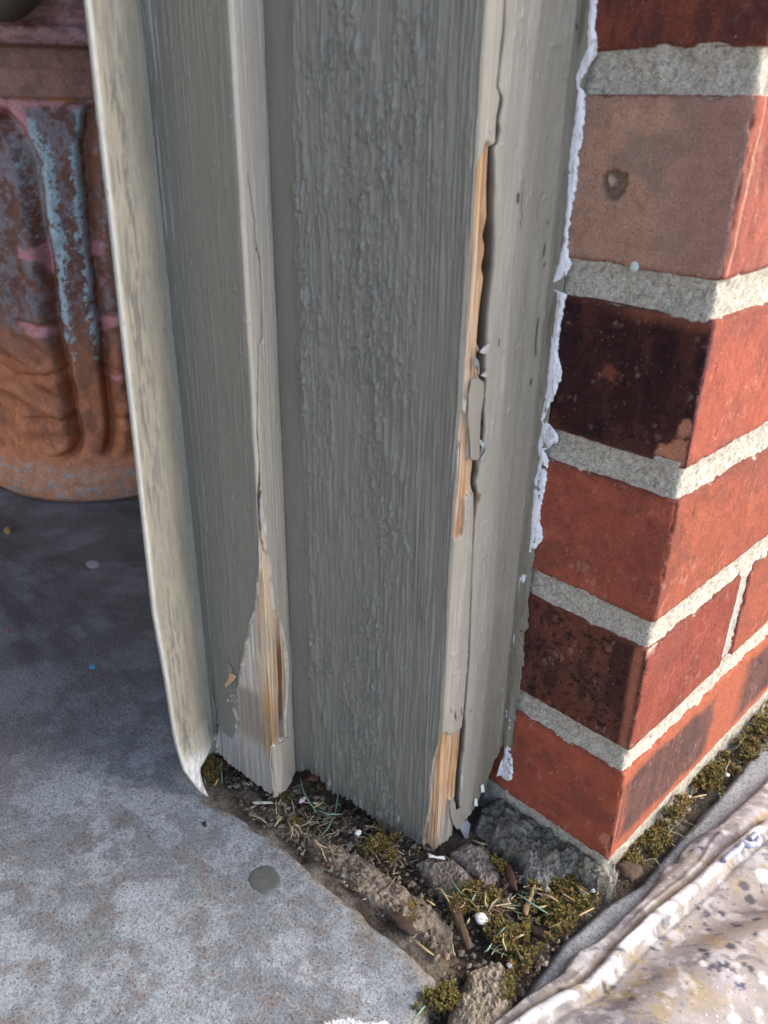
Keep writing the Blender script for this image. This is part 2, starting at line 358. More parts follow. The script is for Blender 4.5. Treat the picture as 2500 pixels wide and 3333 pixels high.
R_ = {0: col_flash0, 1: plain((.23, .048, .03), (.26, .068, .046), .5, (.19, .045, .03), .3, 2), 2: plain((.30, .074, .038), (.26, .066, .042), .5, (.17, .06, .05), .4, 1.5), 3: col_r3, 4: col_r4, 5: plain(RED, ORG, .5)}
for k in range(6):
    w = 92.7 if k % 2 else 194.0
    brick(k, -194 if k % 2 else -92.7, w, k*CR, 0.0, L_[k], R_[k], seed=100+37*k)
    if k % 2: brick(90, -92.7, w+11.5+194, k*CR, w+11.5, None, R_[2] if k != 5 else R_[5], corner=False, seed=140+k*37)
    else: brick(90, -92.7, w+11.5+194, k*CR, w+11.5, None, R_[1], corner=False, seed=160+k*37)
# mortar: one part, rough and set back a little, rounding the corner
def mortar_strip(z0, z1, s0, s1, inset, step=.8, dz=.8, seed=0):
    s = lines((s0, s1, step)); z = lines((z0, z1, dz)); S, Zz = np.meshgrid(s, z); R = 5.0
    # path: -x leg (S<0), corner arc, +y leg
    L = math.pi*R/2; a = np.clip((S+L/2)/L, 0, 1)*math.pi/2
    X = np.where(S < -L/2, S+L/2-R, np.where(S > L/2, 0, -R+R*np.sin(a)))
    Y = np.where(S < -L/2, 0, np.where(S > L/2, S-L/2+R, R-R*np.cos(a)))
    NX, NY = np.sin(a), -np.cos(a)
    tz = (Zz-z0)/(z1-z0)
    dd = inset + 1.3*np.sin(np.pi*np.clip(tz, 0, 1)) - .9*(fbm(X/1.5, Y/1.5, Zz/1.5, 200+seed, 3, .7)-.5)*1.6 - 2.4*(fbm(X/7, Y/7, Zz/7, 210+seed)-.5)
    dd = dd + ss(1.5, 0, z1-Zz)*.4
    P = np.stack([X-NX*dd, Y-NY*dd, Zz], -1)
    g = fbm(X/.9, Y/.9, Zz/.9, 220, 2)
    c = np.zeros(S.shape+(3,)); c[:] = (.44, .41, .345)
    c = c*(1+.5*(g-.5)[..., None]); c = mixc(c, (.50, .46, .40), ss(.5, .7, fbm(X/12, Y/12, Zz/12, 222))*.4)
    c = mixc(c, (.62, .6, .56), ss(.62, .7, fbm(X/1.6, Y/1.6, Zz/1.6, 223, 2))*.5); c = mixc(c, (.16, .15, .135), ss(.62, .7, fbm(X/1.3, Y/1.3, Zz/1.3, 224, 2))*.5)
    if z0 < 0: c = mixc(c, (.27, .25, .21), ss(-2, -14, Zz))
    return P, c
Vs, Fs, Cs, off = [], [], [], 0
for k in range(-1, 6):
    z0 = k*CR+BH-2.5; z1 = (k+1)*CR+2.5
    if k == -1: z0 = -26
    P, c = mortar_strip(z0, z1, -90, 215, .9 if k >= 0 else .3, seed=k)
    Vs.append(P.reshape(-1, 3)); Cs.append(c.reshape(-1, 3)); Fs.append(grid_faces(*P.shape[:2], off=off)); off += P.shape[0]*P.shape[1]
for k in range(6):                                   # head joints on the +X face
    yj = 92.7 if k % 2 else 194.0
    y = lines((yj-2, yj+13.5, .8)); z = lines((k*CR-1, k*CR+BH+1, .8)); Y, Zz = np.meshgrid(y, z)
    dd = 1.4+1.0*np.sin(np.pi*np.clip((Y-yj)/11.5, 0, 1))-1.3*(fbm(0, Y/1.5, Zz/1.5, 230, 3)-.5)
    P = np.stack([-dd, Y, Zz], -1); g = fbm(0, Y/.9, Zz/.9, 231, 2); c = np.array((.45, .435, .39))*(1+.5*(g-.5)[..., None])
    Vs.append(P.reshape(-1, 3)); Cs.append(c.reshape(-1, 3)); Fs.append(grid_faces(*P.shape[:2], off=off)); off += P.shape[0]*P.shape[1]
link('mortar', raw_mesh('mortar', np.vstack(Vs), np.vstack(Fs), np.vstack(Cs), M_mortar), wall)
TOPZ = 6*CR-BED+13
box('wall_core', (-190, 9, -30), (-9, 2500, TOPZ), (.3, .28, .25), M_mortar, wall)
box('upper_wall', (-92, 0, TOPZ), (0, 2500, 2600), (.36, .14, .09), M_brick, wall)
box('lower_wall', (-92, 420, -30), (-.5, 2500, TOPZ), (.36, .14, .09), M_brick, wall)
hdr = box('lintel', (-216, -2740, 2160), (0, -.2, 2600), (.36, .14, .09), M_brick, label='brick header wall spanning above the doorway opening', cat='lintel')
box('far_pier', (-216, -3800, -60), (0, -2742, 2600), (.36, .14, .09), M_brick, label='brick pier on the far side of the doorway', cat='brick pier')

# ---- rough mortar haunch under the left brick face
def lump(name, poly, z0, H, mat, colf, seed=1, edge=.35, parent=None, rough=1.0, slope=(0, 0), nr=44, nt=190, **kw):
    poly = np.asarray(poly, float); c = poly.mean(0)
    # resample the closed outline
    q = np.vstack([poly, poly[:1]]); L = np.r_[0, np.cumsum(np.linalg.norm(np.diff(q, axis=0), axis=1))]
    t = np.linspace(0, L[-1], nt+1)[:-1]; bx = np.interp(t, L, q[:, 0]); by = np.interp(t, L, q[:, 1])
    for _ in range(2):
        bx = (np.roll(bx, 1)+2*bx+np.roll(bx, -1))/4; by = (np.roll(by, 1)+2*by+np.roll(by, -1))/4
    r = np.r_[np.linspace(0.02, .86, nr-8), np.linspace(.88, 1.0, 8)]
    R, Bx = np.meshgrid(r, bx, indexing='ij'); _, By = np.meshgrid(r, by, indexing='ij')
    X = c[0]+(Bx-c[0])*R; Y = c[1]+(By-c[1])*R
    prof = np.clip(1-R**(2/edge), 0, 1)**.5
    s = max(np.ptp(poly[:, 0]), np.ptp(poly[:, 1]))
    X = X+rough*3.0*(fbm(X/5, Y/5, 0, seed+1)-.5)*R; Y = Y+rough*3.0*(fbm(X/5, Y/5, 0, seed+2)-.5)*R
    Z = z0-1.5+H*prof+rough*(3.4*(fbm(X/9, Y/9, 0, seed, 4)-.5)+2.2*(fbm(X/2.6, Y/2.6, 0, seed+4, 4, .65)-.5)+1.1*(noise(X/1.1, Y/1.1, 0, seed+6)-.5))*np.clip(prof*2, 0, 1)+slope[0]*(X-c[0])+slope[1]*(Y-c[1])
    Z[-1] = z0-8
    col = colf(X, Y, Z, seed)
    return grid(name, np.stack([X, Y, Z], -1), col, mat, parent, close=True, origin=(0, 0, 0), **kw)
def colf(base, alt, a=.6, third=None, t3=.5, sc=8):
    def f(X, Y, Z, seed):
        c = np.zeros(X.shape+(3,)); c[:] = base
        c = c*(1+.7*(fbm(X/1.3, Y/1.3, 0, seed+30, 3)-.5)[..., None])
        c = mixc(c, alt, ss(.42, .62, fbm(X/sc, Y/sc, 0, seed+31, 4))*a)
        if third: c = mixc(c, third, ss(.55, .68, fbm(X/5, Y/5, 0, seed+33, 4))*t3)
        return c
    return f
def GP(pts, z): return [tuple(G(u, v, z)[:2]) for u, v in pts]
# stones; outlines follow the photograph, laid flat on the soil
haunch = [(-74, -8), (-70, 3), (-40, 6), (-4, 7), (6, 8), (5, -1), (-4, -6), (-14, -7), (-20, -14), (-33, -19), (-46, -20), (-60, -19), (-72, -15)]
lump('mortar_haunch', haunch, -21, 14, M_stone, colf((.20, .19, .16), (.09, .082, .066), .7, (.30, .285, .245), .5, 5), 301, .45, None, 2.7, (0, .30),
     label='rough dark grey mortar wedge at the foot of the brick wall', cat='mortar')
ST = [
 ('field_stone', [(985, 2690), (1060, 2730), (1140, 2765), (1210, 2805), (1290, 2865), (1390, 2935), (1455, 2985), (1482, 3040), (1472, 3085), (1425, 3100), (1345, 3045), (1270, 2985), (1180, 2915), (1100, 2850), (1030, 2790), (970, 2735)], -25, 8, (.235, .195, .155), (.14, .11, .083), 'long grey brown stone bedded between floor slab and painted post', .3),
 ('field_stone', [(1350, 2800), (1400, 2775), (1455, 2785), (1505, 2815), (1540, 2850), (1548, 2890), (1520, 2930), (1465, 2925), (1400, 2880)], -26, 9, (.22, .195, .17), (.13, .11, .09), 'grey stone under the splintered post corner, left one of a touching pair', .4),
 ('field_stone', [(1462, 2770), (1510, 2735), (1570, 2755), (1605, 2800), (1632, 2845), (1622, 2888), (1588, 2895), (1548, 2850), (1500, 2805)], -25, 10, (.29, .25, .215), (.16, .135, .11), 'pale pinkish stone under the post, right one of a touching pair', .4),
 ('field_stone', [(1420, 3440), (1470, 3260), (1520, 3165), (1590, 3115), (1645, 3125), (1682, 3170), (1672, 3250), (1630, 3330), (1600, 3460)], -26, 12, (.29, .245, .19), (.21, .175, .13), 'rough tan stone wedged between floor slab and canvas sheet', .4),
 ('field_stone', [(1740, 2890), (1700, 2830), (1712, 2790), (1760, 2775), (1800, 2800), (1812, 2850), (1790, 2895)], -21, 9, (.21, .21, .20), (.15, .145, .14), 'dark rounded cobble below the brick corner with a pink fleck', .5),
]
for i, (n, pts, z, H, b, a, lb, e) in enumerate(ST):
    lump(n, GP(pts, z+H*.6), z, H, M_stone, colf(b, a, .7, tuple(min(.6, c*1.5) for c in b), .4), 330+i*11, e, None, 1.3, label=lb, cat='stone', group='stones bedded in the soil pocket')

# ================================================================ PAINTED WOODWORK
PAINT = np.array((.195, .188, .160)); PAINT_LIT = np.array((.40, .362, .298))  # second tone: same paint, brighter light on outward sides put into its colour
F1 = Plane((-166, -63), (-75, -42.7))               # front of the post board; s <= 0
S1 = Plane((-75, -42.7), (-68.5, -1), 42.2)         # its side, s from 0 to 42.2
def casing_s(u, v):
    s, z = F1(u, v)
    return (s, z) if s <= 0 else S1(u, v)
def tab(pts, fn):                                    # boundary pixels -> (z, s) table sorted by z
    q = np.array([fn(u, v) for u, v in pts]); o = np.argsort(q[:, 1]); return q[o, 1], q[o, 0]
CASE_PATH = [(-166, -58), (-166, -63), (-75.95, -42.95), (-75.15, -42.55), (-74.75, -41.7), (-71.6, -22), (-70.9, -16.5), (-69.6, -11.5), (-67.6, -7.8), (-66.1, -6.0), (-66.6, -3.0), (-67.4, -1.4), (-62, -.6)]
cpl = np.array(CASE_PATH, float); cs = np.r_[0, np.cumsum(np.linalg.norm(np.diff(cpl, axis=0), axis=1))]
cs = cs-(cs[3])                                      # s = 0 at the rounded corner
def casing_xy(S):
    d = .4
    X = np.interp(S, cs, cpl[:, 0]); Y = np.interp(S, cs, cpl[:, 1])
    dx = np.interp(S+d, cs, cpl[:, 0])-np.interp(S-d, cs, cpl[:, 0]); dy = np.interp(S+d, cs, cpl[:, 1])-np.interp(S-d, cs, cpl[:, 1])
    l = np.hypot(dx, dy)+1e-9
    return X, Y, dy/l, -dx/l                         # outward normal
bot = [(947, 2508), (977, 2515), (1006, 2505), (1048, 2528), (1091, 2578), (1154, 2600), (1200, 2642), (1226, 2662), (1277, 2704), (1336, 2722), (1387, 2751), (1425, 2768)]
bq = np.array([casing_s(*p) for p in bot]); bq = bq[np.argsort(bq[:, 0])]
bs, bz = bq[:, 0], np.clip(bq[:, 1], -27, 0)
side_bot = np.array([S1(*p) for p in [(1433, 2766), (1450, 2722), (1480, 2692), (1505, 2663), (1522, 2637), (1555, 2574), (1577, 2502), (1598, 2439)]])
z4 = ZM(800, 800, 1.8433); z3 = ZM(800, 0, 1.8433); z3b = ZM(1100, 2300, 2.37)
# paint crack between board and moulding (left and right lip)
CL = z3([(1550, 0), (1545, 150), (1528, 300), (1517, 420), (1503, 520), (1522, 560), (1522, 620), (1505, 700), (1502, 760), (1498, 850), (1465, 885), (1465, 960), (1462, 1040), (1462, 1100), (1458, 1300), (1440, 1420), (1445, 1480), (1430, 1600)]) + \
     z4([(1442, 60), (1438, 200), (1418, 400), (1402, 540), (1405, 640), (1400, 720), (1412, 800), (1402, 900), (1398, 1000), (1392, 1100), (1386, 1200), (1392, 1250), (1376, 1290), (1368, 1360), (1362, 1420), (1372, 1500), (1368, 1659)]) + \
     [(1535, 1900), (1525, 2150), (1510, 2330), (1506, 2362)] + z3b([(955, 200), (950, 330), (940, 420), (925, 560), (915, 700), (900, 780)])
CRt = z3([(1553, 0), (1549, 150), (1534, 300), (1520, 420), (1508, 520), (1532, 580), (1534, 620), (1512, 720), (1518, 780), (1505, 860), (1480, 885), (1486, 960), (1486, 1040), (1488, 1100), (1482, 1300), (1484, 1420), (1482, 1480), (1476, 1600)]) + \
      z4([(1478, 60), (1470, 200), (1446, 400), (1438, 540), (1432, 640), (1428, 720), (1436, 800), (1428, 900), (1424, 1000), (1426, 1100), (1416, 1200), (1402, 1250), (1386, 1290), (1390, 1360), (1374, 1420), (1384, 1500), (1370, 1659)]) + \
      [(1536, 1900), (1526.5, 2150), (1512, 2330), (1513, 2362)] + z3b([(975, 200), (968, 330), (955, 420), (940, 560), (932, 700), (930, 780)])
def crack_tab(pts):
    q = np.array([S1(u, v) for u, v in pts]); o = np.argsort(q[:, 1]); return q[o, 1], q[o, 0]
clz, cls_ = crack_tab(CL); crz, crs = crack_tab(CRt)
wood_poly = [z3([(1450, 870), (1470, 885), (1470, 1000), (1470, 1300), (1448, 1500), (1440, 1659), (1350, 1659), (1376, 1500), (1390, 1200), (1394, 1010), (1430, 960)]) ,
             z4([(1366, -40), (1450, -40), (1440, 200), (1420, 400), (1395, 620), (1415, 640), (1412, 720), (1408, 800), (1370, 805), (1345, 860), (1328, 900), (1316, 905), (1322, 780), (1340, 600), (1348, 300)]),
             z4([(1295, 1020), (1325, 1015), (1326, 1100), (1330, 1190), (1328, 1275), (1372, 1285), (1380, 1330), (1362, 1400), (1368, 1480), (1330, 1520), (1308, 1522), (1308, 1659), (1298, 1740), (1255, 1740), (1258, 1600), (1272, 1500), (1268, 1400), (1275, 1200)]),
             z3b([(800, 225), (880, 212), (945, 185), (968, 150), (962, 330), (945, 450), (930, 700), (900, 730), (860, 720), (850, 800), (842, 900), (830, 1000), (790, 1120), (700, 1100), (660, 1040), (690, 900), (720, 720), (722, 560), (740, 400), (775, 300)])]
wood_poly = [np.array([S1(u, v) if S1(u, v)[0] > -1.0 else casing_s(u, v) for u, v in p]) for p in wood_poly]
ZT = 470.0
def zrows(zb, dense):
    t = np.r_[np.linspace(0, 1, dense)]
    return t
def paint_relief(S, Zz):
    amp = ss(-84, -77, S+3*(fbm(Zz/7, 0*Zz, 0, 414)-.5))*ss(.6, -1.0, S)
    rough_zone = ss(-10, -40, S+10*(fbm(S/12, Zz/40, 0, 413)-.5))
    w = 1.1*(fbm(S/6, Zz/40, 0, 401, 3)-.5)*(.25+.75*ss(-12, -40, S))
    f1 = noise((S+w)/1.15, Zz/30, 0, 402); f1b = noise((S+w)/.9+40, Zz/17, 0, 412); f2 = noise((S+w)/2.1, Zz/48, 0, 403); f3 = noise((S+w)/.62, Zz/9, 0, 404)
    ridge = .46*ss(0, .42, np.abs(2*f1-1))+.36*ss(0, .4, np.abs(2*f1b-1))+.30*f2+.34*f3
    str_ = ss(0, .5, np.abs(2*noise(S/.78, Zz/80, 0, 415)-1))*.7+.3*noise(S/1.6, Zz/60, 0, 416); rz = ss(-12, -42, S+8*(fbm(S/9, Zz/50, 0, 417)-.5)); ridge = ridge*(.35+.65*rz)+str_*(.62-.4*rz)
    blob = ss(.54, .66, fbm((S+w)/1.05, Zz/2.9, 0, 405, 4, .66))
    drip = ss(.64, .76, noise((S+w)/1.7, Zz/13, 0, 406))
    h = .62*ridge+(.10+.55*rough_zone)*.75*blob*ss(.35, .6, fbm(S/14, Zz/40, 0, 407))+.45*drip*rough_zone
    calm = ss(.50, .70, fbm(S/22, Zz/90, 0, 408, 3))
    h = h*(1-.4*calm)
    return h*amp*(2.2+.9*ss(-45, -15, S))
def wood_col(S, Zz, seed, old=.4):
    c = np.zeros(S.shape+(3,)); c[:] = (.58, .36, .19)
    g = noise(S/.55, Zz/60, 0, seed); g2 = noise(S/1.6, Zz/40, 0, seed+1)
    c = mixc(c, (.33, .14, .055), ss(.45, .75, g)*.75); c = mixc(c, (.70, .57, .42), ss(.5, .8, g2)*.55)
    c = mixc(c, (.45, .42, .39), ss(.45, .7, fbm(S/4, Zz/30, 0, seed+2))*old)
    return c
trim = thing('door_trim', 'wide grey painted trim post with peeling paint and bare splintered corner against the brick', 'door trim', (-75, -43, -20))
T0 = (-75, -43, -20)
# -- face board with its exposed edge strip
ncF = 300
zz = lines((0, 1, 1/620.)); U = np.r_[np.linspace(-93.5, -8, 190), np.linspace(-7.6, 0, 26)[0:]]
Zrow = lambda zb: zb[None, :] + (ZT-zb[None, :])*zz[:, None]
u1 = np.linspace(0.04, 1, 34)
def crackL(z): return np.interp(z, clz, cls_)
def crackR(z): return np.interp(z, crz, crs)
zb = np.r_[np.interp(U, bs, bz), np.full(len(u1), bz[-1])+np.linspace(0, 6, len(u1))]
zb = zb+1.2*(noise(np.arange(len(zb))/1.7, 0*zb, 0, 55)-.5)*2
Zf = Zrow(zb); Sf = np.empty_like(Zf); Sf[:, :len(U)] = U[None, :]
Sf[:, len(U):] = crackL(Zf[:, len(U):])*u1[None, :]
z6 = ZM(1600, 800, 1.8433); zr5 = ZM(1600, 0, 1.8433)
HOLES = [(np.array([S1(u, v) for u, v in p]), w_) for p, w_ in ((zr5([(155, 1165), (152, 1210)]), .75), (zr5([(190, 1060), (170, 1370)]), .22), (z6([(222, 795), (218, 822)]), .6), (z6([(262, 430), (250, 520), (244, 650)]), .45),
  (z6([(42, 560), (40, 600)]), .3), (zr5([(302, 1460), (292, 1530)]), .4), (zr5([(298, 1575), (294, 1590)]), .4), (zr5([(318, 1325), (318, 1335)]), .4), (zr5([(480, 160), (500, 175)]), .9), (z3b([(870, 20), (872, 45)]), .35), (z3b([(900, 40), (905, 100)]), .4), (z3b([(950, 10), (953, 60)]), .4), (z3b([(1025, 25), (1027, 35)]), .35), (z3b([(965, 290), (960, 340)]), .3))]
def casing_surface(S, Zz, part):
    X, Y, NX, NY = casing_xy(S)
    jx = .8*(fbm(S/1.5, Zz/5, 0, 421, 3)-.5); jz = 4*(fbm(S/1.2, Zz/4, 0, 422, 3)-.5)
    bare = np.zeros(S.shape)
    for p in wood_poly: bare = np.maximum(bare, ss(-.25, .25, sdpoly(S+jx, Zz+jz, p)+1.3*ss(5, 2.5, S)*ss(-.7, .3, S)))
    # tiny chips along the lower end and at the lip of the crack
    low = ss(16, -2, Zz-np.interp(S, bs, bz))*(S < 0)
    chips = ss(.66, .70, fbm(S/1.4, Zz/9, 0, 425, 3))*low
    h = paint_relief(S, Zz)+.25*(fbm(S/6, Zz/30, 0, 426)-.5)+.5*ss(.84, .95, noise(S/1.6, Zz/2.4, 0, 427))*(S > 2)
    scr = np.exp(-(dline(S, Zz, [(-26, 165), (-18, 148)])/.7)**2)*.7+np.exp(-(dline(S, Zz, [(-47, 196), (-38, 178)])/.6)**2)*.5
    hw = -1.3+1.1*(noise(S/.7, Zz/50, 0, 430)-.5)+.7*(noise(S/.5, Zz/14, 0, 431)-.5)
    if part == 'side': h = h+.5*np.exp(-((S-24-3*np.sin(Zz/60))/1.3)**2)*.6+.5*(fbm(S/3, Zz/18, 0, 433)-.5)
    h = (h+scr)*(1-bare)+hw*bare-.5*chips*(1-bare)
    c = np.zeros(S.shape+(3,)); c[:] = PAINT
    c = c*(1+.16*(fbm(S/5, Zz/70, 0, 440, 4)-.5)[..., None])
    warm = ss(-.5, .5, S); c = c*(1-warm[..., None])+(PAINT_LIT*(.93+.2*(noise(S/.8, Zz/60, 0, 441)-.5)[..., None]))*warm[..., None]  # side face takes the lit tone of the same paint
    c = mixc(c, (.215, .195, .158), ss(-78, -84, S)*.9)
    c = mixc(c, (.52, .49, .42), ss(.75, .85, noise(S/.5, Zz/18, 0, 443))*(S > 1)*.45)
    seam_blotch = ss(.5, .75, fbm(S/3, Zz/12, 0, 444))*ss(36, 43, S); c = mixc(c, (.16, .14, .10), seam_blotch*.8)  # brown blotches, denser towards the brick
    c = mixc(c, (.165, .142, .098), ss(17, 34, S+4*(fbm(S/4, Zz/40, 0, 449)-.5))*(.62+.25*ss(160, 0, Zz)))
    c = mixc(c, (.30, .28, .24), ss(.55, .72, fbm(S/2.2, Zz/45, 0, 458, 4))*(S > 9)*.5)
    c = mixc(c, (.03, .028, .025), np.clip(sum(np.exp(-(dline(S+.3*(noise(S, Zz/1.5, 0, 446)-.5), Zz, HOLES[q][0])/HOLES[q][1])**4) for q in range(len(HOLES))), 0, 1)*.97)
    c = mixc(c, (.09, .09, .085), low*.45)
    c = mixc(c, (.55, .54, .5), chips*.8*ss(.5, .6, noise(S/2, Zz/9, 0, 448)))
    wc = wood_col(S, Zz, 450, .35); old = ss(25, -10, Zz); wc = mixc(wc, (.36, .34, .31), old*ss(.35, .6, noise(S/.8, Zz/30, 0, 455))*.85)
    wc = mixc(wc, (.20, .10, .05), ss(.6, .75, noise(S/.7, Zz/22, 0, 457))*.5)
    c = c*(1-bare[..., None])+wc*bare[..., None]
    return X, Y, NX, NY, h, c
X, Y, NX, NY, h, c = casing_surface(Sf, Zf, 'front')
ins = np.clip((u1-.95)/.05, 0, 1); push = np.zeros(Sf.shape); push[:, len(U):] = ins[None, :]
gapw = np.clip(crackR(Zf)-crackL(Zf), 0, 4)
dive = push*(.45+5.0*gapw)
h = h-dive; c = mixc(c, (.05, .03, .02), np.clip(push*gapw, 0, 1)*.9)  # shade of the open crack painted in, darker with depth
P = np.stack([X+NX*h, Y+NY*h, Zf], -1)
# close it round the back: rear lip columns
back = np.stack([np.full((len(zz), 1), -74.), np.full((len(zz), 1), -30.), Zf[:, -1:]], -1); back2 = np.stack([np.full((len(zz), 1), -160.), np.full((len(zz), 1), -40.), Zf[:, :1]], -1)
P = np.concatenate([P, back, back2], 1); c = np.concatenate([c, np.tile(np.array((.1, .07, .05)), (len(zz), 2, 1))], 1)
top = P[-1:].copy(); top[..., 2] = 2160; P = np.concatenate([P, top], 0); c = np.concatenate([c, c[-1:]], 0)
o = grid('face_board', P, c, M_paint, trim, close=True, origin=T0)
# -- moulding: from the crack to the brick
u2 = np.r_[np.linspace(0, .035, 7), np.linspace(.045, 1, 88)]; S_END = cs[-1]
zb2 = np.interp(np.interp(u2, [0, 1], [8, 46]), side_bot[np.argsort(side_bot[:, 0]), 0], np.clip(side_bot[np.argsort(side_bot[:, 0]), 1], -22, 60))
zb2 = zb2+1.6*(noise(np.arange(len(zb2))/1.9, 0*zb2, 0, 57)-.5)*2
Zm = Zrow(zb2); a = crackR(Zm); Sm = a+(S_END-a)*u2[None, :]
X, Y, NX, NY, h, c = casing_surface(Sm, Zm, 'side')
push = np.clip(1-u2/.02, 0, 1)[None, :]*np.ones(Sm.shape); gapw = np.clip(crackR(Zm)-crackL(Zm), 0, 4)
h = h-push*(.3+5.0*gapw); c = mixc(c, (.07, .05, .04), np.clip(push*gapw*2, 0, 1)*.95)  # moulding's crack wall painted dark too, for the gap's shade
h = h+.6*(fbm(Sm/4, Zm/9, 0, 470)-.5)*ss(34, 42, Sm)
# ragged grey paint lapping onto the brick at its outer edge
lap = 1.1*(fbm(0*Zm, Zm/7, 0, 471, 5, .7)-.40)*6*ss(S_END-5, S_END, Sm)*ss(170, 120, Zm)
P = np.stack([X+NX*h+np.maximum(lap, 0), Y+NY*h, Zm], -1)
bk = np.stack([np.full((len(zz), 1), -72.5), np.full((len(zz), 1), -1.), Zm[:, -1:]], -1); bk2 = np.stack([np.full((len(zz), 1), -78.), np.full((len(zz), 1), -30.), Zm[:, :1]], -1)
P = np.concatenate([P, bk, bk2], 1); c = np.concatenate([c, np.tile(np.array((.12, .08, .05)), (len(zz), 2, 1))], 1)
top = P[-1:].copy(); top[..., 2] = 2160; P = np.concatenate([P, top], 0); c = np.concatenate([c, c[-1:]], 0)
grid('brick_moulding', P, c, M_paint, trim, close=True, origin=T0)
# old timber behind the crack, coloured near black to stand for the gap's shade
box('frame_stud', (-150, -34, -18), (-79, -4, 2155), (.04, .028, .02), M_bits, trim)
bpy.data.objects['frame_stud'].location = [-T0[i]*MM for i in range(3)]
# -- white sealant smeared down the joint with the brick
FB = Plane((-200, -.9), (0, -.9))
WL = [(0, 1275, 1292), (60, 1271, 1287), (100, 1268, 1291), (118, 1262, 1290), (135, 1254, 1280), (152, 1248, 1270), (170, 1243, 1262), (190, 1247, 1258), (196, 1249, 1266), (215, 1245, 1266), (260, 1240, 1263), (300, 1236, 1258), (330, 1229, 1252), (350, 1228, 1251), (400, 1227, 1247), (480, 1222, 1234), (530, 1216, 1228),
      (555, 1210, 1230), (566, 1203, 1238), (585, 1194, 1228), (600, 1192, 1214), (612, 1191, 1198), (624, 1193, 1200), (632, 1202, 1226), (660, 1200, 1220), (700, 1195, 1212), (760, 1188, 1206), (800, 1183, 1216), (840, 1180, 1204), (880, 1174, 1186), (905, 1170, 1178), (918, 1170, 1196), (928, 1164, 1208), (940, 1158, 1206), (958, 1150, 1186), (968, 1156, 1178), (990, 1164, 1186), (1030, 1154, 1182), (1060, 1150, 1176), (1090, 1150, 1170), (1120, 1147, 1168), (1150, 1146, 1176), (1175, 1144, 1162), (1192, 1144, 1150)]
WL2 = [(1238, 1130, 1142), (1250, 1118, 1140), (1268, 1114, 1130), (1282, 1116, 1122)]
WL3 = [(1366, 1108, 1116), (1380, 1105, 1120), (1392, 1110, 1116)]
WL4 = [(1530, 1092, 1104), (1545, 1093, 1108), (1575, 1090, 1104), (1600, 1089, 1101), (1630, 1088, 1108), (1650, 1078, 1111), (1665, 1072, 1109), (1676, 1082, 1104)]
seal = thing('sealant_bead', 'ragged strip of bright white paint and sealant down the joint between trim and brick', 'sealant', (-66, -1, 0))
for k, W in enumerate((WL, WL2, WL3, WL4)):
    ql = np.array([FB(x*1.507, y*1.507) for y, x, _ in W]); qr = np.array([FB(x*1.507, y*1.507) for y, _, x in W])
    z = lines((ql[0, 1], ql[-1, 1], .5)); l = np.interp(-z, -ql[:, 1], ql[:, 0]); r = np.interp(-z, -ql[:, 1], qr[:, 0])
    l = l-.35+1.3*(fbm(z/1.7, 0*z, 0, 501, 4, .65)-.5); r = np.maximum(r-.7+2.0*(fbm(z/1.5, 0*z, 0, 502, 5, .7)-.5), l+.4)
    uu = np.linspace(0, 1, 16); S = l[:, None]+(r-l)[:, None]*uu[None, :]; Zz = np.repeat(z[:, None], 16, 1)
    hgt = 1.15*np.sqrt(np.clip(1-np.abs(2*uu-1)**3, 0, 1))[None, :]*(.75+.5*fbm(S/2, Zz/9, 0, 503, 3))
    hole = ss(.60, .66, fbm(S/1.3, Zz/2.6, 0, 504, 3, .6))*(uu > .45)[None, :]*ss(262, 205, Zz)
    Yv = -.1-hgt*(1-hole)+.9*hole
    tq = np.clip(-67.2-S, 0, 9)/.60; P = np.stack([S+.6*tq, Yv-.8*tq, Zz], -1); c = np.zeros(S.shape+(3,)); c[:] = (.84, .84, .88)
    c = mixc(c, (.50, .49, .47), ss(.5, .72, fbm(S/1.2, Zz/7, 0, 505, 4))*.6); c = mixc(c, (.30, .26, .22), ss(.62, .75, fbm(S/1.0, Zz/3, 0, 506, 4))*.5)
    o = grid('sealant_smear', P, c, M_paint, seal, origin=(-66, -1, 0))

# ---------------------------------------------------------------- jamb board
J = Plane((-209, -90.5), (-158, -84)); JE = Plane((-158, -84), (-166, -63), 22.47)
jp = np.array([(-213, -80), (-212.5, -91), (-161, -84.5), (-158.8, -83.9), (-158.1, -82), (-164.8, -65), (-166, -63), (-170, -60)], float)
js = np.r_[0, np.cumsum(np.linalg.norm(np.diff(jp, axis=0), axis=1))]; js = js-js[3]
def jamb_s(u, v):
    s, z = J(u, v); return (s, z) if s <= .5 else JE(u, v)
z1b = ZM(400, 1600, 2.074); z2 = ZM(500, 2300, 2.37)
bare_j = z1b([(948, 145), (955, 180), (950, 400), (985, 430), (995, 500), (990, 560), (1003, 620), (1010, 740), (1020, 800), (1045, 830), (1070, 920), (1090, 1020), (1105, 1120), (1108, 1240), (1100, 1400), (1090, 1560)]) + \
    z2([(1012, 230), (915, 300), (912, 420), (925, 500), (930, 640), (920, 760), (700, 760), (480, 420), (500, 300), (495, 130), (520, 140), (545, 200), (600, 250), (650, 190), (640, 150), (655, 110), (640, 70)]) + \
    z1b([(780, 1550), (755, 1480), (770, 1420), (715, 1415), (790, 1330), (800, 1230), (830, 1080), (860, 920), (905, 780), (918, 640), (935, 500), (930, 330), (940, 200)])
bare_j = np.array([jamb_s(u, v) for u, v in bare_j])
jb = [(640, 2400), (700, 2445), (711, 2456), (740, 2490), (770, 2511), (812, 2542), (854, 2576), (872, 2588), (886, 2592), (905, 2588), (922, 2572), (943, 2536)]
jq = np.array([jamb_s(*p) for p in jb]); jq = jq[np.argsort(jq[:, 0])]
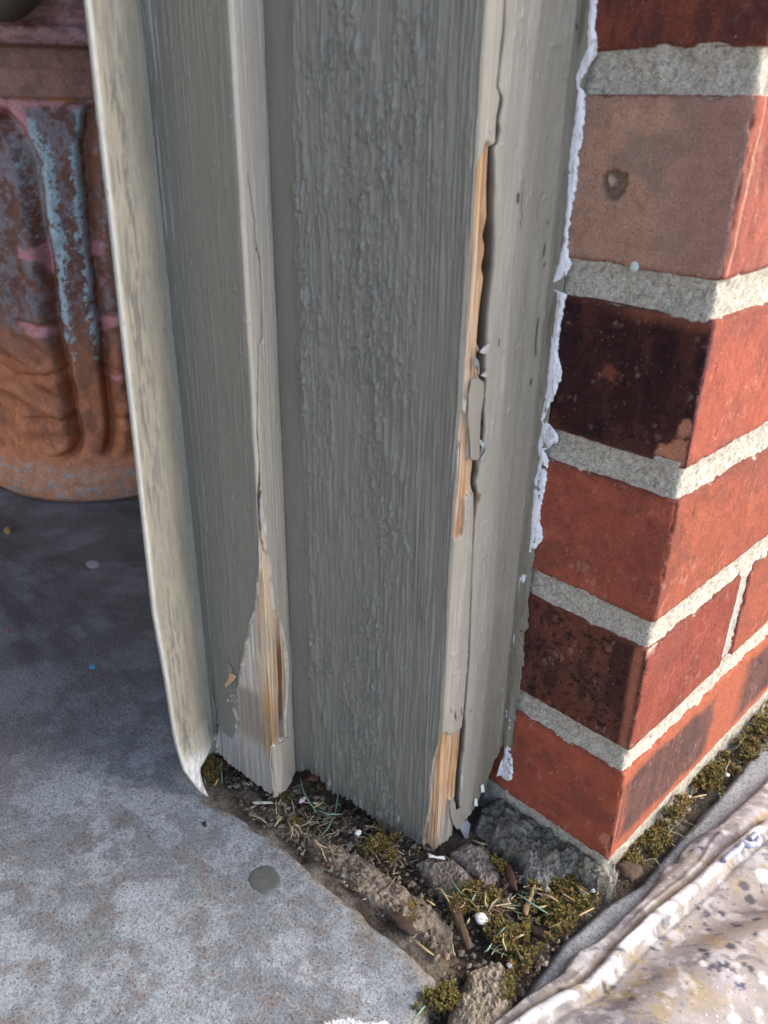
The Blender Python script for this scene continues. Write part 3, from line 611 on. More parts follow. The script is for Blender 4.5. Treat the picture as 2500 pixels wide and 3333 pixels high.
US = np.r_[np.linspace(js[0], -50, 10), np.linspace(-49, -7, 76), np.linspace(-6.5, 23, 74), js[-1]]
zb = np.interp(US, jq[:, 0], np.clip(jq[:, 1], -26, 6))+.8*(noise(np.arange(len(US))/1.5, 0*US, 0, 58)-.5)
Zj = Zrow(zb); Sj = np.repeat(US[None, :], len(zz), 0)
def path_xy(S, s_, p_):
    d = .4; X = np.interp(S, s_, p_[:, 0]); Y = np.interp(S, s_, p_[:, 1])
    dx = np.interp(S+d, s_, p_[:, 0])-np.interp(S-d, s_, p_[:, 0]); dy = np.interp(S+d, s_, p_[:, 1])-np.interp(S-d, s_, p_[:, 1]); l = np.hypot(dx, dy)+1e-9
    return X, Y, dy/l, -dx/l
X, Y, NX, NY = path_xy(Sj, js, jp)
jx = 1.0*(fbm(Sj/2, Zj/6, 0, 511, 3)-.5); jz = 3*(fbm(Sj/1.5, Zj/4, 0, 512, 3)-.5)
dB = sdpoly(Sj+jx*.6, Zj+jz*.6, bare_j); bare = ss(-.2, .2, dB)
ck = np.array([jamb_s(u, v) for u, v in ZM(800, 800, 1.8433)([(60, 20), (85, 80), (92, 300), (95, 560), (75, 600), (68, 900), (65, 1100), (80, 1300), (78, 1480), (84, 1659)])+[(850, 1740), (856, 1790)]])
ck2 = np.array([jamb_s(u, v) for u, v in ZM(0, 0, 1.8433)([(1485, 1060), (1500, 1150), (1525, 1330), (1530, 1440), (1555, 1560), (1560, 1659)])])
ck3 = np.array([jamb_s(u, v) for u, v in ZM(0, 0, 1.8433)([(1605, 1240), (1610, 1320), (1616, 1370)])])
ck4 = np.array([jamb_s(u, v) for u, v in z1b([(925, 0), (918, 80), (920, 170)])]); ck5 = np.array([jamb_s(u, v) for u, v in z1b([(605, 1260), (610, 1330), (625, 1440), (640, 1520)])+z2([(490, 60), (492, 160), (488, 290)])])
jj = .5*(fbm(Sj/1.2, Zj/2.5, 0, 515)-.5)
dc = np.minimum.reduce([dline(Sj+jj, Zj, p) for p in (ck, ck2, ck3, ck4, ck5)])
crack = np.exp(-(dc/.42)**2)
h = .22*(fbm(Sj/1.6, Zj/45, 0, 521)-.5)+.5*ss(.80, .95, noise(Sj/2.2, Zj/3.0, 0, 522))*.5+.25*ss(.7, .8, noise(Sj/1.0, Zj/30, 0, 524))
hb = -1.4+1.0*(noise(Sj/.9, Zj/50, 0, 523)-.5)+.6*(noise(Sj/.6, Zj/16, 0, 527)-.5)-.9*ss(.70, .78, noise(Sj/1.3, Zj/50, 0, 526))*ss(60, -10, Zj)
lip = np.exp(-((dB+.6)/.5)**2)*.45
h = (h+lip)*(1-bare)+hb*bare-1.6*crack
c = np.zeros(Sj.shape+(3,)); c[:] = PAINT*.98
c = c*(1+.14*(fbm(Sj/4, Zj/80, 0, 530, 4)-.5)[..., None])
edge = ss(-1.2, 1.2, Sj+1.5*(fbm(Sj/9, Zj/25, 0, 531)-.5)); c = c*(1-edge[..., None])+(PAINT_LIT*(1.05+.3*(noise(Sj/1.0, Zj/40, 0, 532)-.5)[..., None]))*edge[..., None]  # jamb edge takes the lit tone, light put into the colour
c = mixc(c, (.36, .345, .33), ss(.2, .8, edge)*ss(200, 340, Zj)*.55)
c = mixc(c, (.43, .40, .34), ss(.70, .82, noise(Sj/.7, Zj/22, 0, 533))*edge*.5)
c = mixc(c, (.40, .39, .38), ss(-38, -43, Sj)*ss(.55, .7, fbm(Sj/1.5, Zj/30, 0, 534))*ss(180, 300, Zj)*.8)
wc = np.zeros(Sj.shape+(3,)); wc[:] = (.38, .355, .325)
wc = mixc(wc, (.25, .20, .145), ss(12, 24, Zj+6*(fbm(Sj/3, Zj/20, 0, 562)-.5))*.85)
wc = mixc(wc, (.60, .53, .44), ss(48, 56, Zj+9*(fbm(Sj/2.5, Zj/14, 0, 563)-.5))*.9)
g = noise(Sj/.8, Zj/55, 0, 541); wc = mixc(wc, (.48, .44, .39), ss(.5, .85, g)*.45)
hi = ss(18, 45, Zj); wc = mixc(wc, (.62, .45, .28), ss(30, 70, Zj)*ss(-13, -4, Sj)*(.55+.55*ss(.3, .6, noise(Sj/2.2, Zj/40, 0, 542)))*.9)
wc = mixc(wc, (.50, .28, .09), ss(-10, -4, Sj+2.5*(fbm(Sj/2, Zj/15, 0, 560)-.5))*ss(8, 0, Sj)*ss(8, 20, Zj)*ss(75, 45, Zj)*.85)
br = ss(.45, .62, noise(Sj/1.5+.3, Zj/45, 0, 543))*ss(-2, 5, Sj)*ss(8, 22, Zj)*ss(110, 60, Zj); wc = mixc(wc, (.34, .165, .05), br*.55)
wc = mixc(wc, (.12, .055, .022), ss(.5, .7, noise(Sj/1.4, Zj/35, 0, 544))*ss(6, 10, Sj)*ss(12, 30, Zj)*ss(110, 70, Zj)*.95)
wc = mixc(wc, (.24, .20, .15), ss(.55, .7, fbm(Sj/3, Zj/25, 0, 545))*ss(10, 25, Zj)*ss(60, 35, Zj)*.7)
wc = mixc(wc, (.24, .22, .20), ss(.68, .76, noise(Sj/.7, Zj/30, 0, 546))*.55)
c = c*(1-bare[..., None])+wc*bare[..., None]
c = mixc(c, (.74, .73, .70), np.exp(-((dB+.2)/.2)**2)*.55*ss(.45, .62, fbm(Sj/2, Zj/9, 0, 561)))
c = mixc(c, (.02, .018, .015), np.clip(crack*1.3, 0, 1)*(1-bare)*.95)
wpatch = ss(.54, .60, fbm(Sj/2.2, Zj/5, 0, 550, 3))*ss(10, -4, Zj)*ss(-25, -32, Sj); c = mixc(c, (.55, .56, .55), wpatch*(1-bare))
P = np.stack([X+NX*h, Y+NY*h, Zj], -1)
top = P[-1:].copy(); top[..., 2] = 2160; P = np.concatenate([P, top], 0); c = np.concatenate([c, c[-1:]], 0)
jamb = thing('door_jamb', 'grey painted jamb board with a long bare rotten patch at its lower edge', 'door jamb', (-160, -84, -20))
grid('board', P, c, M_paint, jamb, close=True, origin=(-160, -84, -20))
# curled paint flakes hanging on the jamb and on the crack
def flake(parent, pts, off, curl, col, name='paint_flake', org=(0, 0, 0), fn=None, th=.35):
    q = np.array(pts, float); n = len(q); c0 = q.mean(0); V = []
    for side in (0, th):
        for i in range(n):
            s, z = q[i]; d = np.hypot(s-c0[0], z-c0[1]); e = off+curl*(z-q[:, 1].max())/(-np.ptp(q[:, 1])+1e-6)
            x, y, nx, ny = [float(a) for a in fn(np.array([s]))] if fn else (s, 0, 0, -1); V.append((x+nx*(e+side), y+ny*(e+side), z))
        x, y, nx, ny = [float(a) for a in fn(np.array([c0[0]]))]; e = off+curl*.5; V.append((x+nx*(e+side+.3), y+ny*(e+side+.3), c0[1]))
    F = []
    for i in range(n):
        j = (i+1) % n; F += [(i, j, n), (n+1+j, n+1+i, n+1+n)]; F += [(i, n+1+i, n+1+j), (i, n+1+j, j)]
    return link(name, raw_mesh(name, V, F, col, M_paint, smooth=False, origin=org), parent)
fj = lambda s: path_xy(s, js, jp)
flake(jamb, [jamb_s(u, v) for u, v in z1b([(708, 1160), (728, 1155), (752, 1190), (755, 1215), (725, 1240), (710, 1215)])], .5, .6, PAINT, org=(-160, -84, -20), fn=fj)
flake(jamb, [jamb_s(u, v) for u, v in z1b([(735, 1215), (783, 1245), (770, 1270), (732, 1305), (722, 1290), (738, 1250)])], .6, 2.4, (.50, .30, .17), 'wood_splinter', org=(-160, -84, -20), fn=fj)
flake(jamb, [jamb_s(u, v) for u, v in z2([(1012, 236), (1045, 240), (1050, 560), (1000, 640), (960, 655), (935, 640), (925, 520), (912, 420), (915, 305), (960, 275)])], .5, .5, tuple(PAINT_LIT*.95), org=(-160, -84, -20), fn=fj)
fc = lambda s: casing_xy(s)
for pts, oc, cc in (([(1345, 800), (1385, 790), (1420, 815), (1418, 900), (1400, 1000), (1392, 1130), (1388, 1265), (1370, 1280), (1336, 1270), (1330, 1120), (1322, 1020), (1328, 900)], (.4, .6), tuple(PAINT_LIT*.72)),
                    ([(1378, 630), (1410, 600), (1452, 572), (1448, 600), (1420, 634), (1400, 640)], (1.0, 1.2), (.33, .32, .30)),
                    ([(1385, 770), (1412, 752), (1440, 738), (1438, 760), (1410, 780)], (1.0, 1.6), (.33, .32, .30)),
                    ([(1352, 690), (1366, 660), (1386, 690), (1388, 760), (1378, 775), (1380, 700), (1368, 680), (1362, 740)], (.6, .5), (.2, .2, .2)),
                    ([(1282, 1020), (1270, 1400), (1258, 1500), (1262, 1420), (1272, 1180)], (.1, .3), tuple(PAINT)),
                    ([(1392, 1265), (1415, 1240), (1436, 1200), (1440, 1240), (1402, 1300), (1390, 1290)], (.6, 1.0), (.3, .3, .28)),
                    ([(1370, 1470), (1395, 1480), (1375, 1535), (1372, 1500)], (1, 1), (.20, .11, .06)),
                    ([(1388, 1165), (1402, 1160), (1412, 1180), (1402, 1200), (1390, 1190)], (.6, 1.8), (.3, .36, .35))):
    flake(trim, [S1(u, v) for u, v in z4(pts)], oc[0], oc[1], cc, org=T0, fn=fc)
for pts, oc, cc in (([(860, 720), (895, 725), (900, 790), (940, 770), (948, 850), (935, 920), (905, 935), (880, 900), (858, 830)], (.3, .8), tuple(PAINT_LIT*.8)),
                    ([(925, 915), (990, 870), (1010, 900), (985, 980), (1020, 1060), (1018, 1095), (965, 1010), (940, 950)], (.2, 3.0), (.32, .32, .36)),
                    ([(1085, 640), (1090, 600), (1110, 585), (1108, 630)], (.6, 1.5), (.75, .75, .72)),
                    ([(1030, 745), (1045, 700), (1062, 700), (1052, 745)], (.6, 1.8), (.75, .75, .72)),
                    ([(940, 640), (955, 540), (950, 500), (938, 540), (935, 600)], (.4, .6), (.42, .52, .46))):
    flake(trim, [S1(u, v) for u, v in z3b(pts)], oc[0], oc[1], cc, org=T0, fn=fc)
# a triangular blister of paint high on the board
flake(trim, [F1(u, v) for u, v in z3([(785, 672), (838, 612), (862, 730)])], .5, 1.6, tuple(PAINT*1.12), org=T0, fn=fc)
for pts in ([(152, 330), (175, 190), (188, 215), (168, 335)], [(472, 890), (478, 820), (486, 850), (482, 910), (474, 920)], [(462, 995), (508, 925), (500, 960), (472, 1000)]):
    flake(trim, [F1(u, v) for u, v in z3b(pts)], .6, .6, (.62, .62, .58), org=T0, fn=fc)

# ---------------------------------------------------------------- pale weather strip
WS = Plane((-209, -90), (-195.5, -121))             # s=0 at the free left edge, negative towards the jamb
lft = [(505, 2000), (540, 2190), (556, 2290), (563, 2342), (576, 2414), (589, 2460), (605, 2511), (635, 2553), (655, 2577), (673, 2592)]
rgt = [(673, 2594), (671, 2575), (668, 2558), (662, 2535), (658, 2511), (660, 2480), (668, 2462), (690, 2440), (700, 2420)]
ql = WS.poly(lft); qr = WS.poly(rgt)
z0s = ql[-1, 1]; zs = np.r_[np.linspace(z0s, z0s+50, 110), np.linspace(z0s+51, 470, 330), [2160]]
l = np.interp(zs, ql[::-1, 1], ql[::-1, 0]); lhi = ql[0, 0]
zc = ql[0, 1]
tt = np.clip((zs-zc)/(380-zc), 0, 1.2); top_l = WS(290, 0)[0]; bot_l = ql[0, 0]
l = np.where(zs > zc, bot_l+(top_l-bot_l)*tt, l)
r = np.interp(zs, qr[np.argsort(qr[:, 1]), 1], qr[np.argsort(qr[:, 1]), 0]); rmax = WS(650, 1900)[0]; rt = WS(524, 0)[0]
rr = rmax+(rt-rmax)*np.clip((zs-60)/(320), 0, 1.2)
zr = qr[:, 1].max(); r = np.where(zs > zr+8, rr, mix(r, rr, ss(zr-6, zr+8, zs)))
uu = np.linspace(0, 1, 44); S = l[:, None]+(r-l)[:, None]*uu[None, :]; Zz = np.repeat(zs[:, None], 44, 1)
q0 = WS.b[None, None, :]+S[..., None]*WS.d[None, None, :]
n_ = np.array([-WS.d[1], WS.d[0]]); n_ = n_ if n_[0] > 0 else -n_
hh = 1.4*np.sin(np.pi*np.clip(uu*1.25, 0, 1))[None, :]-2.2*ss(.8, 1.0, uu)[None, :]+.3*(fbm(S/3, Zz/40, 0, 601)-.5)
P = q0+n_[None, None, :]*hh[..., None]
c = np.zeros(S.shape+(3,)); c[:] = (.37, .335, .262)
scuff = ss(.47, .64, fbm(S/1.1, Zz/14, 0, 602, 4, .6))*(.25+.9*np.exp(-((uu[None, :]-.2)/.16)**2)); c = mixc(c, (.16, .155, .145), np.clip(scuff, 0, 1)*.8)
c = mixc(c, (.30, .285, .235), ss(.5, .7, fbm(S/6, Zz/35, 0, 603))*.7)
c = mixc(c, (.29, .285, .25), ss(.70, .92, uu)[None, :]*.8*np.ones(S.shape))  # shade of the inward curve painted along the jamb side
wz = ss(15, 0, Zz+uu[None, :]*16+9*(fbm(S/2, Zz/5, 0, 604, 4, .6)-.5)); c = mixc(c, (.62, .62, .62), wz*.9)
c = mixc(c, (.33, .32, .29), wz*ss(.5, .6, fbm(S/.8, Zz/9, 0, 605))*.7)
c = mixc(c, (.68, .66, .60), np.exp(-(uu[None, :]/.035)**2)*.7*np.ones(S.shape))
Q = np.dstack([P, Zz]); zmin_ = zs[0]
znew = np.where(Zz < 18, 18-(18-Zz)*((18+17.0)/(18-zmin_)), Zz); tq = (znew-CAM[2])/(Zz-CAM[2]); tq = np.where(Zz < 18, tq, 1.0)
Q = CAM[None, None, :]+(Q-CAM[None, None, :])*tq[..., None]; P = Q[..., :2]; Zz = np.where(Zz < 18, znew, Zz)
F3 = np.concatenate([np.dstack([P, Zz]), np.dstack([(P-n_*2.2)[:, ::-1], Zz[:, ::-1]])], 1); c = np.concatenate([c, c[:, ::-1]*.7], 1)
ws = thing('weather_strip', 'pale beige vinyl weather strip with scuffed edge and curled pointed white tip', 'weather strip', (-195, -120, -18))
grid('vinyl_flap', F3, c, M_strip, ws, close=True, origin=(-195, -120, -18))
box('stop_block', (-216, -95, -9), (-207, -78, 2155), (.24, .23, .20), M_strip, ws); bpy.data.objects['stop_block'].location = (.195, .12, .018)

# ================================================================ TERRACOTTA POT
PC = np.array([-680.0, 97.7]); 
def _zat(v, R=150.):                                  # height on the urn seen at photograph row v
    d = ray(150, v); o = CAM[:2]-PC; a = d[:2]@d[:2]; b = 2*o@d[:2]; cc = o@o-R*R
    return CAM[2]+(-b-math.sqrt(b*b-4*a*cc))/(2*a)*d[2]
ZB, ZL, ZU = _zat(325), _zat(147), _zat(72)
prof = [(-18, 118), (-17, 124), (-12, 129), (-3, 130), (6, 128.5), (14, 125), (22, 121.5), (30, 119), (45, 119), (80, 122), (130, 127), (180, 132), (230, 137), (ZB-6, 143), (ZB, 144), (ZB+2, 138), (ZB+8, 137), (ZB+20, 137.5), (ZL-14, 139), (ZL-5, 141), (ZL-.5, 143), (ZL, 152), (ZL+5, 156), (ZL+12, 157), (ZU-3, 155), (ZU+1, 150), (ZU+5, 150), (ZU+20, 160), (ZU+36, 168), (ZU+52, 172), (ZU+58, 168)]
ZT_ = ZU+58
pz = np.array([p[0] for p in prof], float); pr = np.array([p[1] for p in prof], float)
def pot_at(u, v):
    d = ray(u, v); lo = None
    for rr_ in range(6):
        R = 130 if lo is None else np.interp(lo[1], pz, pr)
        o = CAM[:2]-PC; a = d[:2]@d[:2]; b = 2*o@d[:2]; cc = o@o-R*R; disc = max(b*b-4*a*cc, 0)
        t = (-b-math.sqrt(disc))/(2*a); q = CAM+t*d; lo = (math.atan2(q[1]-PC[1], q[0]-PC[0])*125, q[2])
    return lo
za = ZM(0, 0, 1.8433); zb_ = ZM(0, 800, 1.8433)
g1 = za([(30, 690), (90, 760), (150, 850), (200, 960), (230, 1130), (245, 1300), (262, 1420), (290, 1560), (300, 1659)])+zb_([(300, 200), (330, 460), (375, 640), (395, 750), (425, 860), (450, 1030), (472, 1120), (470, 1190), (430, 1260), (330, 1300)])
g2 = za([(560, 640), (535, 740), (520, 860), (525, 1000), (545, 1150), (550, 1350), (565, 1500)])+zb_([(570, 60), (590, 200), (600, 340), (625, 520), (635, 700), (655, 860), (668, 1040), (665, 1180), (645, 1285)])
g3 = za([(0, 700), (60, 790), (120, 900), (160, 1020), (185, 1180), (215, 1350), (255, 1440)])
sub = [zb_([(0, 790), (120, 785), (260, 778), (400, 750)]), zb_([(150, 1045), (300, 1040), (455, 1030)]), zb_([(90, 455), (200, 478), (330, 470)]), zb_([(650, 745), (730, 750), (840, 745)]), zb_([(680, 1030), (740, 1025), (850, 1015)]), zb_([(620, 420), (680, 400), (800, 380)])]
diag = [zb_([(0, 200), (90, 260), (190, 330), (290, 430)]), zb_([(0, 560), (120, 640), (260, 740)]), zb_([(0, 800), (110, 860), (260, 960), (390, 1010)]), zb_([(720, 990), (760, 900), (840, 860)])]
pp = lambda L: np.array([pot_at(u, v) for u, v in L])
g1, g2, g3 = pp(g1), pp(g2), pp(g3); sub = [pp(q) for q in sub]; diag = [pp(q) for q in diag]
th = np.r_[lines((math.radians(-180), math.radians(-86), .05)), lines((math.radians(-86), math.radians(28), .0095))[1:], lines((math.radians(28), math.radians(180), .05))[1:-1]]
zr_ = lines((-18, -10, 1.2), (-10, ZT_-4, 1.25), (ZT_-4, ZT_, 2)); TH, Zp = np.meshgrid(th, zr_); Sg = TH*125
R = np.interp(Zp, pz, pr)
body = ss(24, 34, Zp)*ss(ZB-1, ZB-7, Zp)
def gd(p, w): return np.exp(-(dline(Sg+3*(fbm(Sg/12, Zp/12, 0, 612)-.5), Zp, p)/w)**2)
gr = np.clip(gd(g1, 4.2)+gd(g2, 4.6), 0, 1.1)*14.0 + gd(g3, 4)*6.0
rg = 5.0*gd(g1+np.array([-11., 0]), 7)+4.5*gd(g2+np.array([12., 0]), 8)+3.0*gd(g3+np.array([10, 0]), 7)
for q in sub: gr = gr+gd(q, 2.6)*3.6; rg = rg+gd(q+np.array([-4, -9]), 8)*3.8
for q in diag: rg = rg+gd(q, 8)*6; gr = gr+gd(q+np.array([4, 11.]), 6)*4
# other leaves round the rest of the pot, same spacing
oth = np.cos((TH+.55)*14)*3*ss(math.radians(-60), math.radians(-80), TH)+np.cos((TH+.55)*14)*3*ss(math.radians(0), math.radians(20), TH)
R = R+(-gr+rg+oth)*body+.9*(fbm(Sg/14, Zp/14, 0, 613)-.5)+.5*(fbm(Sg/3, Zp/3, 0, 614)-.5)
Xp = PC[0]+R*np.cos(TH); Yp = PC[1]+R*np.sin(TH)
c = np.zeros(Sg.shape+(3,)); c[:] = (.36, .165, .085)
c = mixc(c, (.44, .20, .11), ss(.45, .65, fbm(Sg/20, Zp/20, 0, 621))*.6)
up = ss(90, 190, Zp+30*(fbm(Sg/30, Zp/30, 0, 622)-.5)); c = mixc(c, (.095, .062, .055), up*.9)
c = mixc(c, (.16, .085, .06), ss(.48, .66, fbm(Sg/14, Zp/22, 0, 623, 5, .6))*body*.6)
c = mixc(c, (.17, .20, .24), ss(.46, .56, fbm(Sg/7, Zp/12, 0, 624, 6, .72))*ss(120, 175, Zp)*body*.7)
blue = np.clip(gd(g1+np.array([8., 0]), 6)+gd(g3+np.array([6, 0]), 10)+gd(g2+np.array([-6., 0]), 6), 0, 1)*ss(105, 150, Zp)
c = mixc(c, (.29, .44, .50), ss(.42, .58, blue*.42+1.15*(fbm(Sg/3.4, Zp/5, 0, 625, 6, .75)-.33))*ss(.03, .3, blue)*body)
c = mixc(c, (.22, .09, .04), np.clip(gr/10, 0, 1)*body*.55); c = np.clip(c*np.array((1.5, 1.3, 1.25)), 0, .9)  # groove shading put into the colour, following the carved depth
c = mixc(c, (.33, .18, .14), ss(ZB, ZB+3, Zp)*ss(ZL, ZL-3, Zp))
c = mixc(c, (.17, .10, .08), ss(.5, .65, fbm(Sg/8, Zp/12, 0, 628, 4))*ss(ZB, ZB+3, Zp)*ss(ZL, ZL-3, Zp)*.5)
c = mixc(c, (.46, .28, .29), ss(ZL-1, ZL+2, Zp)*(1-.5*ss(.5, .6, fbm(Sg/5, Zp/3, 0, 629, 4))))
pinks = [za([(-60, 590), (110, 600), (150, 640), (160, 740), (165, 830), (130, 815), (60, 720), (-60, 650)]), za([(110, 1480), (160, 1500), (250, 1470), (255, 1430), (290, 1440), (300, 1560), (320, 1650), (290, 1659), (240, 1560), (180, 1560), (105, 1540)]), za([(590, 1440), (620, 1460), (630, 1500), (600, 1550), (560, 1550), (555, 1500)]),
         zb_([(250, 20), (290, 40), (315, 150), (290, 170), (240, 100), (200, 60)]), zb_([(95, 455), (160, 470), (250, 485), (290, 475), (330, 500), (320, 540), (240, 540), (180, 525)]), zb_([(620, 430), (740, 390), (790, 400), (760, 440), (660, 490), (640, 530), (610, 520)]), zb_([(600, 180), (635, 200), (630, 250), (610, 265)]), zb_([(660, 780), (740, 760), (700, 800), (665, 810)])]
for q in pinks: c = mixc(c, (.58, .27, .29), ss(-1.0, 1.0, sdpoly(Sg+5*(fbm(Sg/5, Zp/5, 0, 631, 4)-.5), Zp+5*(fbm(Sg/4, Zp/4, 0, 632, 4)-.5), pp(q)))*.95)
c = mixc(c, (.52, .25, .27), np.exp(-((Zp-ZB+3)/3.0)**2)*ss(.45, .55, fbm(Sg/12, Zp/9, 0, 633)))
c = mixc(c, (.40, .15, .04), np.exp(-((Zp-ZB-.5)/1.2)**2)*ss(.5, .6, fbm(Sg/9, Zp/9, 0, 634))*.9)
rim = ss(26, 12, Zp); c = mixc(c, (.46, .25, .16), rim*.7); c = mixc(c, (.30, .33, .34), rim*ss(.56, .68, fbm(Sg/9, Zp/3, 0, 635, 4))*.7)
c = mixc(c, (.5, .36, .31), rim*ss(.55, .7, fbm(Sg/6, Zp/4, 0, 636, 4))*.5)
Pp = np.stack([Xp, Yp, Zp], -1)
inn = np.stack([PC[0]+(R[-1:]-16)*np.cos(TH[-1:]), PC[1]+(R[-1:]-16)*np.sin(TH[-1:]), np.full_like(TH[-1:], ZT_)], -1)
inn2 = inn.copy(); inn2[..., 2] = ZU+24; inn3 = inn2.copy(); inn3[..., :2] = PC+(inn2[..., :2]-PC)*.02
Pp = np.concatenate([Pp, inn, inn2, inn3], 0); c = np.concatenate([c, c[-1:], c[-1:]*.5, c[-1:]*.3], 0)
PO = (PC[0], PC[1], -18)
pot = thing('plant_pot', 'large terracotta urn with carved leaf relief and peeling pink and blue paint', 'plant pot', PO)
grid('pot_body', Pp, c, M_pot, pot, close=True, origin=PO)
# rounded handle bulging under the rim at the far upper side
tt = np.linspace(0, 1, 40); ph = np.linspace(0, 2*np.pi, 25)[:-1]
hx, hz = pot_at(40, -20)
ths = (hx/125); V = []
for k, t_ in enumerate(tt):
    ang = ths-.20+.36*t_; zc_ = ZU+33-12*math.sin(math.pi*t_); Rr = 168+10*math.sin(math.pi*t_); rad = 15+9*math.sin(math.pi*t_)
    V.append([(PC[0]+(Rr+rad*math.cos(p))*math.cos(ang), PC[1]+(Rr+rad*math.cos(p))*math.sin(ang), zc_+rad*math.sin(p)) for p in ph])
grid('handle', np.array(V), (.13, .105, .085), M_pot, pot, close=True, origin=PO)

# ================================================================ CANVAS DROP CLOTH
cb = [(1500, 3460), (1600, 3333), (1700, 3250), (1751, 3219), (1820, 3172), (1869, 3101), (1935, 3071), (1987, 3019), (2069, 2943), (2110, 2900), (2146, 2861), (2161, 2820), (2207, 2804), (2217, 2774), (2263, 2722), (2340, 2687), (2366, 2656), (2443, 2589), (2500, 2533), (2600, 2440)]
cbw = np.array([G(u, v, -16)[:2] for u, v in cb]); o_ = np.argsort(cbw[:, 1]); cbw = cbw[o_]
cbw = np.vstack([[(-20, -420)], [(2, -160)], cbw, [(45, 260)], [(60, 480)]])
t = lines((0, 8, .6), (8, 115, .9), (115, 420, 8)); ys = lines((-420, -150, 12), (-150, 190, .9), (190, 480, 12)); T, Y = np.meshgrid(t, ys)
bx = np.interp(Y, cbw[:, 1], cbw[:, 0]); X = bx+T+.8*(fbm(Y/2.5, 0*Y, 0, 700, 3)-.5)*ss(6, 0, T)
z5 = ZM(1700, 2200, 1.9525)
W5 = lambda pts, z=-14: np.array([G(u, v, z)[:2] for u, v in z5(pts)])
r2 = W5([(-250, 2420), (60, 2195), (250, 2085), (430, 1985), (520, 1885), (620, 1775), (760, 1640), (900, 1510), (1010, 1425), (1120, 1340), (1230, 1230), (1290, 1160), (1360, 1110), (1450, 1030), (1562, 960)])
r1 = W5([(-200, 2250), (60, 2060), (230, 1960), (400, 1800), (600, 1670), (760, 1500), (930, 1350), (1050, 1240), (1180, 1080), (1300, 980), (1450, 850), (1562, 760)])
r1b = W5([(250, 2010), (450, 1850), (640, 1650), (800, 1480), (1000, 1330), (1130, 1210), (1200, 1080), (1260, 1020)])
big = [W5([(300, 2400), (700, 2150), (1000, 1960), (1300, 1800), (1700, 1600)]), W5([(700, 2500), (1100, 2200), (1400, 2040), (1700, 1900)])]
tro = [W5([(500, 2140), (720, 1900), (950, 1700), (1200, 1560), (1600, 1350)])]
jw = .8*(fbm(X/7, Y/7, 0, 701)-.5)
def ridge(p, w, hh, sharp=2): return hh*np.exp(-(dline(X+jw, Y+jw, p)/w)**sharp)
H = ridge(r2, 3.3, 6.0, 3)+ridge(r1b, 1.3, 1.8)-ridge(r2+np.array([-4.6, -.4]), 1.5, 1.8)-ridge(r2+np.array([4.8, .5]), 1.6, 1.2)+ridge(r1, 5.5, 2.4, 4)
for b_ in big: H = H+ridge(b_, 13, 7)
for b_ in tro: H = H-ridge(b_, 8, 2.5)
an = (X*.55-Y*.83); al = (X*.83+Y*.55)
H = H+2.2*(fbm(an/9, al/45, 0, 702, 3)-.5)+.6*(fbm(an/2.6, al/30, 0, 703, 3)-.5)+1.2*ss(60, 200, T)*(fbm(X/50, Y/50, 0, 704))
Zc = -17.2+2.4*np.sqrt(np.clip(T/2.2, 0, 1))+H*ss(0, 2.5, T)+ .25*(fbm(X/1.2, Y/1.2, 0, 705)-.5)
c = np.zeros(X.shape+(3,)); c[:] = (.44, .395, .365)
c = mixc(c, (.56, .53, .55), ss(.42, .6, fbm(X/14, Y/14, 0, 711, 5))*.7)
c = mixc(c, (.47, .37, .22), ss(.56, .68, fbm(X/8, Y/8, 0, 712, 4))*ss(6, 12, T)*ss(70, 40, T)*.8)
c = mixc(c, (.23, .215, .235), ss(.50, .62, fbm(an/8, al/24, 0, 713, 6, .7))*.75)
c = mixc(c, (.09, .095, .14), ss(.66, .72, fbm(X/4.5, Y/4.5, 0, 714, 4, .55))*ss(.45, .55, fbm(X/25, Y/25, 0, 715))*.9)
c = mixc(c, (.78, .77, .78), ss(.2, .8, np.exp(-(dline(X+jw, Y+jw, r2)/2.6)**4))*ss(.25, .5, fbm(an/4, al/16, 0, 716))*.95)
c = mixc(c, (.74, .72, .71), ss(.58, .68, fbm(X/6, Y/6, 0, 717, 4))*.75)
c = mixc(c, (.42, .33, .22), np.exp(-(dline(X+jw, Y+jw, r2+np.array([-4.4, -.4]))/1.6)**2)*.75)
c = mixc(c, (.30, .27, .26), ss(.5, .7, fbm(X/5, Y/9, 0, 718, 4))*ss(9, 4, T)*.5)
pat = W5([(870, 1950), (930, 1900), (960, 1880), (975, 1980), (950, 2040), (900, 2025)], -15)
c = mixc(c, (.48, .40, .33), ss(-.3, .3, sdpoly(X, Y, pat))); 
wd = W5([(1130, 1910)], -15)[0]; c = mixc(c, (.85, .84, .80), ss(2.1, 1.6, np.hypot(X-wd[0], Y-wd[1])+.6*(noise(X/1.0, Y/1.0, 0, 719)-.5)))
for (a_, b_, rr2) in ((1450, 1410, 3.2), (520, 1990, 2.2), (1410, 1330, 3.4), (680, 2110, 2.0), (1120, 1470, 1.2)):
    q = W5([(a_, b_)], -15)[0]; c = mixc(c, (.11, .105, .12), ss(rr2, rr2*.6, np.hypot(X-q[0], Y-q[1])+1.8*(fbm(X/1.5, Y/1.5, 0, 720)-.5))*.9)
q = W5([(1540, 1270)], -15)[0]; c = mixc(c, (.82, .84, .88), ss(5, 3.6, np.hypot(X-q[0], Y-q[1])+2.2*(fbm(X/2, Y/2, 0, 721)-.5)))
Pc = np.stack([X, Y, Zc], -1); rimc = Pc[:, :1].copy(); rimc[..., 0] += .6; rimc[..., 2] = -20.5
Pc = np.concatenate([rimc, Pc], 1); c = np.concatenate([c[:, :1]*.8, c], 1)
cloth = grid('drop_cloth', Pc, c*.66, M_cloth, None)
tag(cloth, 'paint stained canvas drop cloth with rolled hem lying along the brick wall', 'drop cloth')
